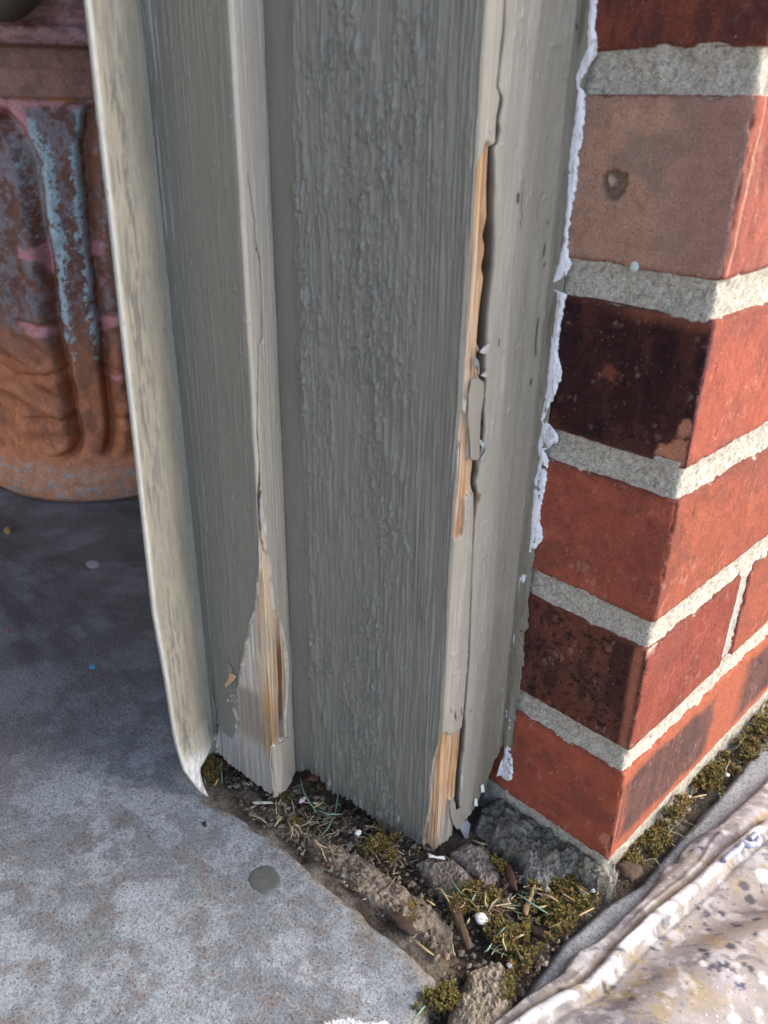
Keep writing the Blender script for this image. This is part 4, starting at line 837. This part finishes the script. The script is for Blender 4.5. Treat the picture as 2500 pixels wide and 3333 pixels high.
# bluish cord of skin-like dried paint on the hem
def tube(name, pts, rad, col, mat, parent=None, n=7, **kw):
    pts = np.array(pts, float); m = len(pts); d = np.gradient(pts, axis=0); d /= np.linalg.norm(d, axis=1, keepdims=True)+1e-9
    up = np.array([0.02, .01, 1.0]); a = np.cross(d, up); a /= np.linalg.norm(a, axis=1, keepdims=True)+1e-9; b = np.cross(a, d)
    rad = np.broadcast_to(rad, (m,)); ph = np.linspace(0, 2*np.pi, n+1)[:-1]
    V = pts[:, None, :]+rad[:, None, None]*(np.cos(ph)[None, :, None]*a[:, None, :]+np.sin(ph)[None, :, None]*b[:, None, :])
    V = np.concatenate([pts[:1, None, :].repeat(n, 1), V, pts[-1:, None, :].repeat(n, 1)], 0)
    return grid(name, V, col, mat, parent, close=True, origin=tuple(pts[0]) if kw.get('org') else (0, 0, 0), **{k: v for k, v in kw.items() if k != 'org'})
pl = [G(u, v, z) for (u, v), z in zip(z5([(1280, 1175), (1330, 1130), (1370, 1110), (1400, 1060), (1440, 1075), (1490, 1070), (1510, 1040), (1480, 1010), (1450, 1040)]), [-8, -7.5, -7.5, -7, -7, -7.2, -7.5, -7.5, -6.5])]
ti = np.linspace(0, len(pl)-1, 50); plf = np.array([[np.interp(ti, range(len(pl)), [p[k] for p in pl])][0] for k in range(3)]).T
tube('paint_skin', plf, 1.6+.7*(noise(ti*1.3, 0*ti, 0, 5)-.5), (.34, .37, .46), M_paint, n=9, label='twisted bluish grey string of dried paint on the cloth hem', cat='dried paint')

# ================================================================ SMALL THINGS
rng = np.random.default_rng(7); random.seed(7)
def soil_z(x, y): return -24.0
def disc(name, u, v, ru, rv, z, h, col, label, cat='paint spot', ang=0, seed=1, mat=None, group=None):
    c0 = G(u, v, z); ex = G(u+ru, v, z)-c0; ey = G(u, v+rv, z)-c0; th_ = np.linspace(0, 2*np.pi, 41)[:-1]
    w = 1+.10*(noise(np.cos(th_)*2+5, np.sin(th_)*2+5, 0, seed)-.5)*2
    r = np.array([0.01, .5, .82, .94, 1.0, 1.01]); hz_ = np.array([h, h*.97, h*.9, h*.6, .05, -1.0])
    V = np.array([[c0+(ex*math.cos(a)+ey*math.sin(a))*rr_*ww+np.array([0, 0, hh_]) for a, ww in zip(th_, w)] for rr_, hh_ in zip(r, hz_)])
    V = V-c0
    o = grid(name, V, col, mat or M_bits, None, close=True, label=label, cat=cat, group=group); o.location = c0*MM; return o
disc('paint_spot', 859, 2862, 52, 45, -18.1, .45, (.085, .09, .088), 'round dark grey paint drip dried on the concrete floor', seed=3)
disc('paint_spot', 304, 1838, 24, 14, -18.1, .6, (.36, .35, .42), 'pale lilac oval paint drip on the dark concrete behind the strip', seed=4)
disc('paint_spot', 301, 2171, 12, 8, -18.1, .6, (.08, .36, .52), 'tiny bright blue paint chip on the dark concrete', 'paint chip', seed=5)
disc('paint_spot', 20, 2052, 13, 10, -18.1, .5, (.25, .13, .16), 'small dull pink paint chip at the edge of the dark concrete', 'paint chip', seed=6)
disc('dirt_crumb', 666, 2685, 7, 7, -18.0, 1.8, (.03, .025, .02), 'small black crumb on the concrete just below the strip tip', 'crumb', seed=8)
disc('seed_crumb', 26, 1730, 12, 9, -18.0, 3, (.35, .23, .10), 'small tan seed lying on the dark concrete near the pot', 'seed', seed=9, mat=M_bits)
disc('paint_spot', 2065, 868, 11, 11, -18.1, .5, (.5, .6, .58), 'x', seed=12)
o = bpy.data.objects['paint_spot.004']; bpy.data.objects.remove(o)
# fleck of pale paint on the second brick from the top, against the lower edge
_p = Plane((-200, -.2), (0, -.2)); s_, z_ = _p(2065, 868)
th_ = np.linspace(0, 2*np.pi, 25)[:-1]; V = np.array([[(s_+1.7*r*math.cos(a), -(.1+hh_), z_+2.0*r*math.sin(a)) for a in th_] for r, hh_ in ((.02, .75), (.6, .7), (.95, .4), (1, -.3))])
grid('paint_spot', V, (.50, .60, .57), M_paint, None, close=True, label='small pale green paint fleck on the brown brick face', cat='paint spot')
# nail-like blister sits in the brick chip
def blob(name, c0, rx, ry, rz, col, mat, seed=1, sub=2, ang=0, jag=.25, **kw):
    n, m = 9, 12; th_ = np.linspace(0, 2*np.pi, m+1)[:-1]; ph = np.linspace(-np.pi/2, np.pi/2, n)
    V = []
    for p in ph:
        for a in th_:
            d = np.array([math.cos(p)*math.cos(a), math.cos(p)*math.sin(a), math.sin(p)]); V.append(d)
    V = np.array(V); k = 1+jag*2*(fbm(V[:, 0]*1.6+seed, V[:, 1]*1.6, V[:, 2]*1.6, seed, 2)-.5)
    V = V*k[:, None]*np.array([rx, ry, rz]); ca, sa = math.cos(ang), math.sin(ang)
    V = np.stack([V[:, 0]*ca-V[:, 1]*sa, V[:, 0]*sa+V[:, 1]*ca, V[:, 2]], 1).reshape(n, m, 3)
    o = grid(name, V, col, mat, None, close=True, **kw); o.location = np.array(c0)*MM; return o
PEL = [(1565, 2990, 4.6, 3.8, 'largest white pellet, on the moss between the two tan stones'), (1166, 2711, 2.6, 2.4, 'round white pellet beside the long stone under the post'), (985, 2603, 3.6, 1.8, 'white crooked chip in the debris right of the jamb foot'),
       (1661, 3142, 2.2, 2.0, 'small white pellet above the rough tan stone'), (1782, 2898, 2.6, 2.4, 'whitish pellet in moss below the mortar wedge'), (1931, 2895, 2.4, 2.2, 'white pellet nearest the brick corner on the moss'), (1680, 3022, 2.6, 1.6, 'pale oval pellet in the middle of the moss pocket'), (688, 2508, 1.8, 1.3, 'tiny white grain in the moss behind the strip tip'), (2365, 2522, 2.4, 2.0, 'cream pellet on the moss beside the long brick face'), (2243, 2594, 1.8, 1.6, 'small pinkish white pellet in dry grass along the brick')]
for i, (u, v, a, b, lb) in enumerate(PEL):
    blob('white_pellet', G(u, v, -17), a*.72, b*.72, b*.6, (.78, .77, .74) if i not in (4, 8) else (.62, .6, .55), M_bits, 800+i, ang=i*.9, jag=.35, label=lb, cat='pellet', group='white pellets scattered in the moss')
def slab_bit(name, pts, z, th_, col, mat, seed=1, tilt=0, **kw):       # a flat chip with an irregular outline, bent a little
    q = np.array([G(u, v, z)[:2] for u, v in pts]); c0 = q.mean(0); n = 28
    Q = np.vstack([q, q[:1]]); L = np.r_[0, np.cumsum(np.linalg.norm(np.diff(Q, axis=0), axis=1))]; t_ = np.linspace(0, L[-1], n+1)[:-1]
    bx_, by_ = np.interp(t_, L, Q[:, 0])-c0[0], np.interp(t_, L, Q[:, 1])-c0[1]; V = []; th_ = th_*.55
    jk = 1+.35*(noise(np.arange(n)*.9, np.zeros(n), 0, seed+60)-.5); bx_ = bx_*jk; by_ = by_*jk
    for r, hh_ in ((.02, th_), (.5, th_*.95), (.9, th_*.8), (1, th_*.4), (1, 0), (.02, 0)):
        x, y = bx_*r, by_*r; V.append(np.stack([x, y, hh_+tilt*x+.7*(fbm((x+c0[0])/3, (y+c0[1])/3, 0, seed)-.5)*(r > .02)], -1))
    o = grid(name, np.array(V), tuple(k*(.6 if col[0] < .45 else .9) for k in col), mat, None, close=True, **kw); o.location = (c0[0]*MM, c0[1]*MM, z*MM); return o
for i, (pts, z, th_, cc, nm, lb, ct) in enumerate([
    (z2x, z, th_, cc, nm, lb, ct) for z2x, z, th_, cc, nm, lb, ct in [
    (ZM(1200, 2700, 2.074)([(120, 580), (200, 570), (270, 610), (340, 700), (280, 712), (190, 650)]), -18, 2.2, (.085, .055, .042), 'dead_leaf', 'dark brown curled leaf piece by the floor slab edge', 'leaf'),
    (ZM(1200, 2700, 2.074)([(535, 510), (590, 495), (640, 600), (700, 790), (660, 800), (600, 680)]), -17, 3.5, (.11, .075, .045), 'bark_sliver', 'long dark brown bark sliver between the stones', 'bark'),
    (ZM(1200, 2700, 2.074)([(905, 205), (950, 230), (1000, 380), (1000, 420), (950, 400), (920, 300)]), -17, 4, (.10, .048, .035), 'bark_sliver', 'reddish brown bark piece beside the dark cobble', 'bark'),
    (ZM(1200, 2700, 2.074)([(1105, 385), (1130, 380), (1105, 470), (1070, 580), (1038, 550), (1060, 500)]), -16, 2.5, (.40, .26, .14), 'wood_chip', 'light tan wood chip pointing down in the moss', 'wood chip'),
    (ZM(1200, 2700, 2.074)([(1430, 480), (1470, 495), (1520, 510), (1500, 530), (1460, 525)]), -16, 2, (.30, .13, .08), 'dead_leaf', 'small reddish leaf curl near the driveway edge', 'leaf'),
    (ZM(1200, 2700, 2.074)([(1580, 350), (1630, 330), (1625, 370), (1605, 392), (1590, 385)]), -15, 2, (.62, .42, .22), 'wood_chip', 'small cream wood chip just below the brick corner', 'wood chip'),
    (z5([(605, 1215), (660, 1190), (750, 1215), (765, 1260), (700, 1310), (640, 1290)]), -15, 5, (.11, .065, .045), 'bark_piece', 'dark brown ridged bark piece at the brick corner foot', 'bark'),
    (ZM(1200, 2700, 2.074)([(830, 530), (870, 520), (905, 560), (880, 610), (840, 590)]), -18, 3, (.08, .035, .025), 'dead_leaf', 'dark red brown leaf scrap right of the largest pellet', 'leaf'),
    (ZM(1200, 2700, 2.074)([(1080, 660), (1160, 640), (1240, 700), (1240, 760), (1150, 760), (1090, 710)]), -19, 4, (.055, .04, .03), 'bark_piece', 'blackish bark lump against the driveway edge', 'bark'),
    (ZM(1200, 2700, 2.074)([(505, 820), (530, 830), (545, 880), (520, 890), (508, 860)]), -18, 2, (.36, .24, .16), 'wood_chip', 'little brown wood chip at the end of the long stone', 'wood chip'),
    (ZM(500, 2300, 2.37)([(1190, 540), (1250, 510), (1300, 550), (1260, 580), (1200, 570)]), -16, 3, (.30, .13, .06), 'dead_leaf', 'orange brown crumpled leaf under the post foot', 'leaf'),
    (ZM(500, 2300, 2.37)([(1230, 740), (1275, 738), (1268, 752), (1235, 755)]), -16, 1, (.62, .62, .52), 'paint_chip', 'pale square paint chip among the grass by the jamb', 'paint chip'),
    (ZM(1100, 2300, 2.37)([(695, 1140), (760, 1160), (820, 1155), (826, 1178), (760, 1172), (700, 1168)]), -16, 1.2, (.72, .72, .74), 'paint_chip', 'white torn paint chip under the splintered post foot', 'paint chip'),
    (ZM(500, 2300, 2.37)([(750, 745), (780, 732), (900, 735), (912, 748), (800, 755)]), -17, 1.2, (.50, .55, .50), 'paint_chip', 'long pale paint sliver in front of the jamb foot', 'paint chip'),
    ]]):
    slab_bit(nm, pts, z, th_, cc, M_bits, 850+i, tilt=.08*((i % 3)-1), label=lb, cat=ct)
# straws and grass blades, traced
STRAW_LABELS = ['bent dry straw with a hooked end on the moss above the dark bark sliver', 'short thick dry straw stub left of the dark bark sliver', 'thin dry straw curving down the middle of the moss pocket', 'pale curved dry straw leaning toward the largest pellet', 'dry straw lying flat under the tan wood chip', 'fine dry straw slanting right of the tan wood chip', 'short dry straw above the tan wood chip', 'dry straw reaching to the driveway edge below the reddish leaf curl', 'brown dry straw lying across the driveway edge side of the moss', 'dry straw hanging down toward the driveway edge low in the pocket', 'little golden straw beside the dark red leaf scrap', 'dry straw lying in the crack between long stone and floor slab', 'dry straw standing at the end of the long stone', 'pale dry straw in the low moss above the tan stone', 'curved dry straw on the moss at the middle of the post foot', 'dry straw tucked under the post corner near the dark cobble', 'tiny golden straw touching the largest white pellet', 'thin curved dry straw in the lower moss of the pocket', 'long arched straw on the soil in front of the jamb foot', 'dry straw slanting on bare soil below the arched one', 'thick straw in the debris right of the jamb foot', 'dry straw pointing down toward the floor slab from the jamb debris', 'short golden straw right of the slanting one near the jamb', 'short straw beside the moss tuft left of the jamb foot', 'small straw next to the long pale paint sliver', 'golden straw in the moss tuft behind the strip tip', 'pale straw in dry litter along the long brick face', 'dry straw in the litter nearer the brick corner', 'short straw between the two brick side moss clumps', 'thin straw in the moss at the far right edge']
BLADE_LABELS = ['long green grass blade curving down from the jamb foot', 'upright green blade at the foot of the post board', 'dark green blade lying level in the jamb debris', 'green blade slanting down over soil before the post', 'thin green blade hanging behind the strip tip', 'tiny green blade on the moss by the strip tip', 'short pale green blade under the paired stones', 'green blade pointing up right of the largest pellet', 'bright green bent blade low in the moss pocket', 'thin green blade lying on the left paired stone', 'long thin green blade crossing the moss under the wood chip', 'green blade in the moss near the driveway edge', 'green blade beside the floor slab at the bottom of the picture']
STR = [(ZM(1200, 2700, 2.074), p) for p in [[(445, 402), (480, 398), (520, 450), (552, 508)], [(385, 474), (448, 512)], [(790, 420), (785, 490), (800, 525)], [(880, 462), (835, 500), (805, 560)], [(1100, 520), (1160, 525), (1215, 512)], [(1160, 430), (1230, 455), (1290, 495)], [(1070, 395), (1140, 400), (1180, 410)], [(1520, 530), (1440, 570), (1400, 590)], [(1220, 665), (1300, 630), (1340, 610)], [(985, 780), (1020, 850), (1050, 930)], [(900, 590), (920, 640)], [(300, 740), (370, 800), (440, 850)], [(565, 770), (570, 830), (585, 850)], [(980, 740), (1030, 715), (1055, 708)], [(80, 40), (60, 100), (20, 130)], [(700, 70), (760, 95), (800, 100)], [(680, 600), (662, 640)], [(910, 700), (905, 760), (930, 820)]]]
STR += [(ZM(500, 2300, 2.37), p) for p in [[(735, 838), (790, 845), (840, 870), (870, 900)], [(990, 845), (960, 885), (930, 925)], [(1310, 730), (1270, 760), (1230, 780)], [(1030, 870), (1060, 930), (1080, 1000)], [(1070, 900), (1130, 925)], [(700, 585), (740, 605)], [(740, 785), (790, 765)], [(470, 610), (490, 570), (500, 540)]]]
STR += [(z5, p) for p in [[(1060, 780), (1120, 765), (1170, 755)], [(890, 890), (960, 870), (1040, 855)], [(970, 790), (1030, 760)], [(1510, 260), (1530, 200), (1545, 150)]]]
for i, (f, p) in enumerate(STR):
    pix = f(p); n = 9; ti = np.linspace(0, len(pix)-1, n); uu_ = np.interp(ti, range(len(pix)), [a for a, b in pix]); vv_ = np.interp(ti, range(len(pix)), [b for a, b in pix])
    pts = np.array([G(a, b, -16.5+1.6*math.sin(math.pi*k/(n-1))+.5*(i % 3)) for k, (a, b) in enumerate(zip(uu_, vv_))]); o0 = pts[0].copy()
    o = tube('dry_straw', pts-o0, .42*np.sin(np.linspace(.5, 2.7, n))+.1, (.36, .28, .15) if i % 3 else (.28, .24, .16), M_bits, n=5, label=STRAW_LABELS[i], cat='straw', group='dry straws in the moss'); o.location = o0*MM
GRN = [(ZM(500, 2300, 2.37), p) for p in [[(1130, 540), (1150, 640), (1190, 720), (1260, 820)], [(1425, 590), (1420, 700), (1400, 820)], [(1260, 800), (1350, 830), (1460, 830)], [(1400, 830), (1350, 930), (1290, 1000)], [(525, 400), (520, 480), (530, 590)], [(390, 530), (400, 600)]]]
GRN += [(ZM(1200, 2700, 2.074), p) for p in [[(725, 425), (705, 465), (688, 495)], [(950, 635), (900, 680), (860, 725)], [(830, 770), (805, 810), (780, 830)], [(550, 335), (590, 390), (630, 440)], [(1000, 430), (1100, 500), (1230, 582)], [(1400, 400), (1450, 440), (1500, 490)], [(380, 1190), (340, 1240), (290, 1295)]]]
for i, (f, p) in enumerate(GRN):
    pix = f(p); n = 9; ti = np.linspace(0, len(pix)-1, n); uu_ = np.interp(ti, range(len(pix)), [a for a, b in pix]); vv_ = np.interp(ti, range(len(pix)), [b for a, b in pix])
    pts = np.array([G(a, b, -16+2.0*math.sin(math.pi*k/(n-1))) for k, (a, b) in enumerate(zip(uu_, vv_))]); o0 = pts[0].copy()
    o = tube('grass_blade', pts-o0, .40*np.sin(np.linspace(.5, 2.7, n))+.08, (.10, .17, .12) if i % 2 else (.16, .26, .20), M_bits, n=5, label=BLADE_LABELS[i], cat='grass blade', group='green grass blades on the soil'); o.location = o0*MM

# ---- moss: clumps of tiny leaves (nobody could count them)
def pip(poly, n):
    poly = np.array(poly, float); lo, hi = poly.min(0), poly.max(0); out = np.zeros((0, 2))
    while len(out) < n:
        q = lo+(hi-lo)*rng.random((n*2, 2)); out = np.vstack([out, q[sdpoly(q[:, 0], q[:, 1], poly) > 0]])
    return out[:n]
zm4 = ZM(1200, 2700, 2.074)
MOSS = [(GP(zm4([(520, 560), (640, 400), (760, 380), (900, 470), (1100, 560), (1180, 640), (1080, 700), (1000, 800), (930, 900), (860, 850), (700, 560), (600, 620)]), -20), 520, 1),
        (GP(zm4([(860, 180), (900, 230), (900, 300), (850, 260), (830, 190)]), -18), 60, 1), (GP(zm4([(1180, 380), (1300, 330), (1560, 350), (1620, 400), (1500, 520), (1380, 600), (1240, 640), (1150, 560), (1050, 480), (1020, 370)]), -19), 620, 1),
        (GP(zm4([(860, 740), (980, 680), (1130, 760), (1080, 950), (1000, 1040), (930, 900)]), -21), 220, 1), (GP(zm4([(300, 1180), (560, 1060), (620, 1200), (420, 1320), (330, 1313)]), -21), 170, .9),
        (GP(zm4([(920, 1020), (1030, 980), (1000, 1110), (880, 1240)]), -21), 90, 1), (GP(ZM(1100, 2300, 2.37)([(170, 1010), (260, 930), (480, 1000), (470, 1060), (260, 1160), (190, 1120)]), -19), 150, 1),
        (GP(z2([(380, 470), (430, 420), (500, 430), (520, 520), (480, 610), (410, 600)]), -16), 110, .9), (GP(z2([(720, 640), (790, 620), (810, 690), (750, 700)]), -17), 40, .9), (GP(z2([(990, 700), (1060, 690), (1060, 760), (1000, 760)]), -18), 34, .9),
        (GP(z2([(1020, 850), (1120, 840), (1130, 900), (1040, 900)]), -18), 30, .9), (GP(z2([(1180, 560), (1380, 620), (1400, 680), (1200, 640)]), -16), 60, .9),
        (GP(z5([(590, 1210), (740, 1000), (900, 930), (940, 1040), (880, 1120), (760, 1190), (640, 1260)]), -16), 330, 1.1), (GP(z5([(870, 950), (960, 850), (1060, 830), (1000, 950), (940, 1000)]), -16), 90, 1),
        (GP(z5([(1060, 700), (1200, 560), (1340, 470), (1480, 300), (1562, 160), (1562, 330), (1490, 500), (1470, 600), (1300, 620), (1280, 740), (1180, 740)]), -16), 520, 1.2),
        (GP(z5([(400, 1380), (560, 1310), (600, 1340), (440, 1470), (330, 1580), (180, 1700), (60, 1820), (0, 1900), (0, 1780), (200, 1560)]), -18), 240, 1),
        (GP(zm4([(130, 210), (190, 220), (170, 280), (110, 270)]), -17), 30, .8), (GP(zm4([(265, 460), (300, 480), (300, 560), (275, 540)]), -13), 20, .7), (GP(zm4([(270, 600), (310, 610), (300, 650)]), -13), 12, .7),
        ([(-4, 118), (14, 118), (20, 170), (20, 320), (2, 320), (-4, 200)], 260, 1.1)]
Vs, Fs, Cs, off = [], [], [], 0
for pi, (poly, n, sc) in enumerate(MOSS):
    cen = pip(poly, n); 
    for x, y in cen:
        dens = float(fbm(np.array([x/6]), np.array([y/6]), 0, 900)[0])
        if dens < .45: continue
        zb0 = {13: -12}.get(pi, -22 if pi < 6 else -20)
        if pi in (16, 17, 18): zb0 = -15
        zb0 = zb0+5*(dens-.4)+rng.random()*3.5
        hue = rng.random(); bc = np.array((.074, .062, .017))*(.7+.9*hue) if rng.random() < .8 else np.array((.17, .10, .03))*(.6+.6*hue)
        for L_i in range(3):                        # three stems, each with a whorl of leaves
            px, py = x+rng.normal()*.9, y+rng.normal()*.9; hz0 = zb0+rng.random()*2.0
            for k in range(7):
                a = rng.random()*6.283; ln = sc*(.9+rng.random()*1.1); up = .25+rng.random()*.9; w = ln*.26
                d = np.array([math.cos(a)*math.cos(up), math.sin(a)*math.cos(up), math.sin(up)]); s2 = np.array([-math.sin(a), math.cos(a), 0])
                b0 = np.array([px, py, hz0+k*.28]); V4 = np.array([b0, b0+d*ln*.5+s2*w, b0+d*ln+np.array([0, 0, -.15*ln]), b0+d*ln*.5-s2*w])
                Vs.append(V4); Fs.append(np.array([[0, 1, 2, 3]])+off); off += 4
                cc = bc*(.75+.6*rng.random()+k*.05); Cs.append(np.tile(cc, (4, 1)))
mo = link('moss', raw_mesh('moss', np.vstack(Vs), np.vstack(Fs), np.vstack(Cs), M_bits, smooth=False), kind='stuff')
tag(mo, 'yellow green moss growing in the gaps between slab, stones and brick', 'moss')
# ---- crumbs, grit and plant litter on the soil
Vs, Fs, Cs, off = [], [], [], 0
oct_v = np.array([(1, 0, 0), (-1, 0, 0), (0, 1, 0), (0, -1, 0), (0, 0, 1), (0, 0, -1)], float); oct_f = np.array([(0, 2, 4), (2, 1, 4), (1, 3, 4), (3, 0, 4), (2, 0, 5), (1, 2, 5), (3, 1, 5), (0, 3, 5)])
area = [([(-212, -92), (-214, -70), (-160, -60), (-70, -38), (-60, -20), (-40, -22), (-8, -8), (8, 10), (8, 120), (18, 200), (5, 200), (-2, 10), (4, -60), (0, -130), (-20, -130), (-30, -90), (-100, -92), (-160, -100)], 5200)]
pal = [(.04, .03, .02), (.07, .055, .04), (.11, .09, .07), (.17, .145, .12), (.24, .21, .17), (.07, .035, .02)]
for poly, n in area:
    P0 = pip(poly, n)
    for x, y in P0:
        r = .25+rng.random()**3*1.5; s = np.array([r*(.7+rng.random()), r*(.7+rng.random()), r*.7]); a = rng.random()*6.28
        V = oct_v*s*(1+.4*(rng.random((6, 1))-.5)); V = np.stack([V[:, 0]*math.cos(a)-V[:, 1]*math.sin(a), V[:, 0]*math.sin(a)+V[:, 1]*math.cos(a), V[:, 2]], 1)
        zz0 = -27+7*(float(fbm(np.array([x/18]), np.array([y/18]), 0, 81)[0])-.45)+(5 if (y < -80 and x < -30) else 0)+(4 if (y > -50 and x < -30) else 0)+1.0
        if x > 3: zz0 = -21
        Vs.append(V+np.array([x, y, zz0+r*.4+rng.random()*1.5])); Fs.append(oct_f+off); off += 6
        Cs.append(np.tile(np.array(pal[int(rng.integers(0, 6))]), (6, 1)))
gr_ = link('grit', raw_mesh('grit', np.vstack(Vs), np.vstack(Fs), np.vstack(Cs), M_bits, smooth=False), kind='stuff')
tag(gr_, 'loose grit and soil crumbs scattered in the pocket beside the brick', 'grit')
Vs, Fs, Cs, off = [], [], [], 0
for poly, n in ((MOSS[0][0], 120), (MOSS[2][0], 130), (MOSS[12][0], 60), (MOSS[13][0], 60), ([(-165, -92), (-160, -68), (-120, -58), (-110, -88)], 150), ([(-110, -88), (-110, -60), (-80, -50), (-70, -80)], 60), (MOSS[14][0], 70)):
    for x, y in pip(poly, n):
        a = rng.random()*6.28; L = 2+rng.random()*7; w = .12+rng.random()*.22; z = -19+rng.random()*4; d = np.array([math.cos(a), math.sin(a), rng.normal()*.25]); s = np.array([-math.sin(a), math.cos(a), 0])
        b0 = np.array([x, y, z]); m0 = b0+d*L*.5+s*rng.normal()*.6; e0 = b0+d*L
        Vs.append(np.array([b0-s*w, b0+s*w, m0+s*w, m0-s*w, e0+s*w*.5, e0-s*w*.5])); Fs.append(np.array([[0, 1, 2, 3], [3, 2, 4, 5]])+off); off += 6
        cc = [(.30, .24, .14), (.16, .10, .06), (.40, .34, .24), (.10, .13, .08)][int(rng.integers(0, 4))]; Cs.append(np.tile(np.array(cc), (6, 1)))
li = link('plant_litter', raw_mesh('plant_litter', np.vstack(Vs), np.vstack(Fs), np.vstack(Cs), M_bits, smooth=False), kind='stuff')
tag(li, 'fine dry fibres and stem litter tangled in the moss', 'plant litter')
# ---- corner of a fluffy white rag at the foot of the picture
rp = GP([(1000, 3420), (1030, 3335), (1080, 3308), (1140, 3306), (1200, 3318), (1260, 3312), (1310, 3345), (1330, 3430)], -12)
rag = lump('white_rag', rp, -18, 7, M_cloth, colf((.80, .79, .82), (.7, .7, .74), .5), 950, .5, None, 1.4, label='fluffy white rag corner on the concrete at the bottom edge', cat='rag')
rpa = np.array(rp); Vs, Fs, off = [], [], 0; cc0 = rpa.mean(0)
for x, y in pip(rp, 1500):
    a = rng.random()*6.28; L = .8+rng.random()*1.2; up = .3+rng.random(); d = np.array([math.cos(a)*math.cos(up), math.sin(a)*math.cos(up), math.sin(up)]); s = np.array([-math.sin(a), math.cos(a), 0])*.28
    e = float(sdpoly(np.array([x]), np.array([y]), rp)[0]); b0 = np.array([x, y, -18+7*min(1, e/5)**.5])
    Vs.append(np.array([b0-s, b0+s, b0+d*L+s*.6, b0+d*L-s*.6])); Fs.append(np.array([[0, 1, 2, 3]])+off); off += 4
tf = link('terry_loops', raw_mesh('terry_loops', np.vstack(Vs), np.vstack(Fs), (.82, .81, .84), M_bits, smooth=False), rag, kind='stuff')
print('objects', len(bpy.data.objects), 'tris', sum(len(m.polygons)*2 for m in bpy.data.meshes))
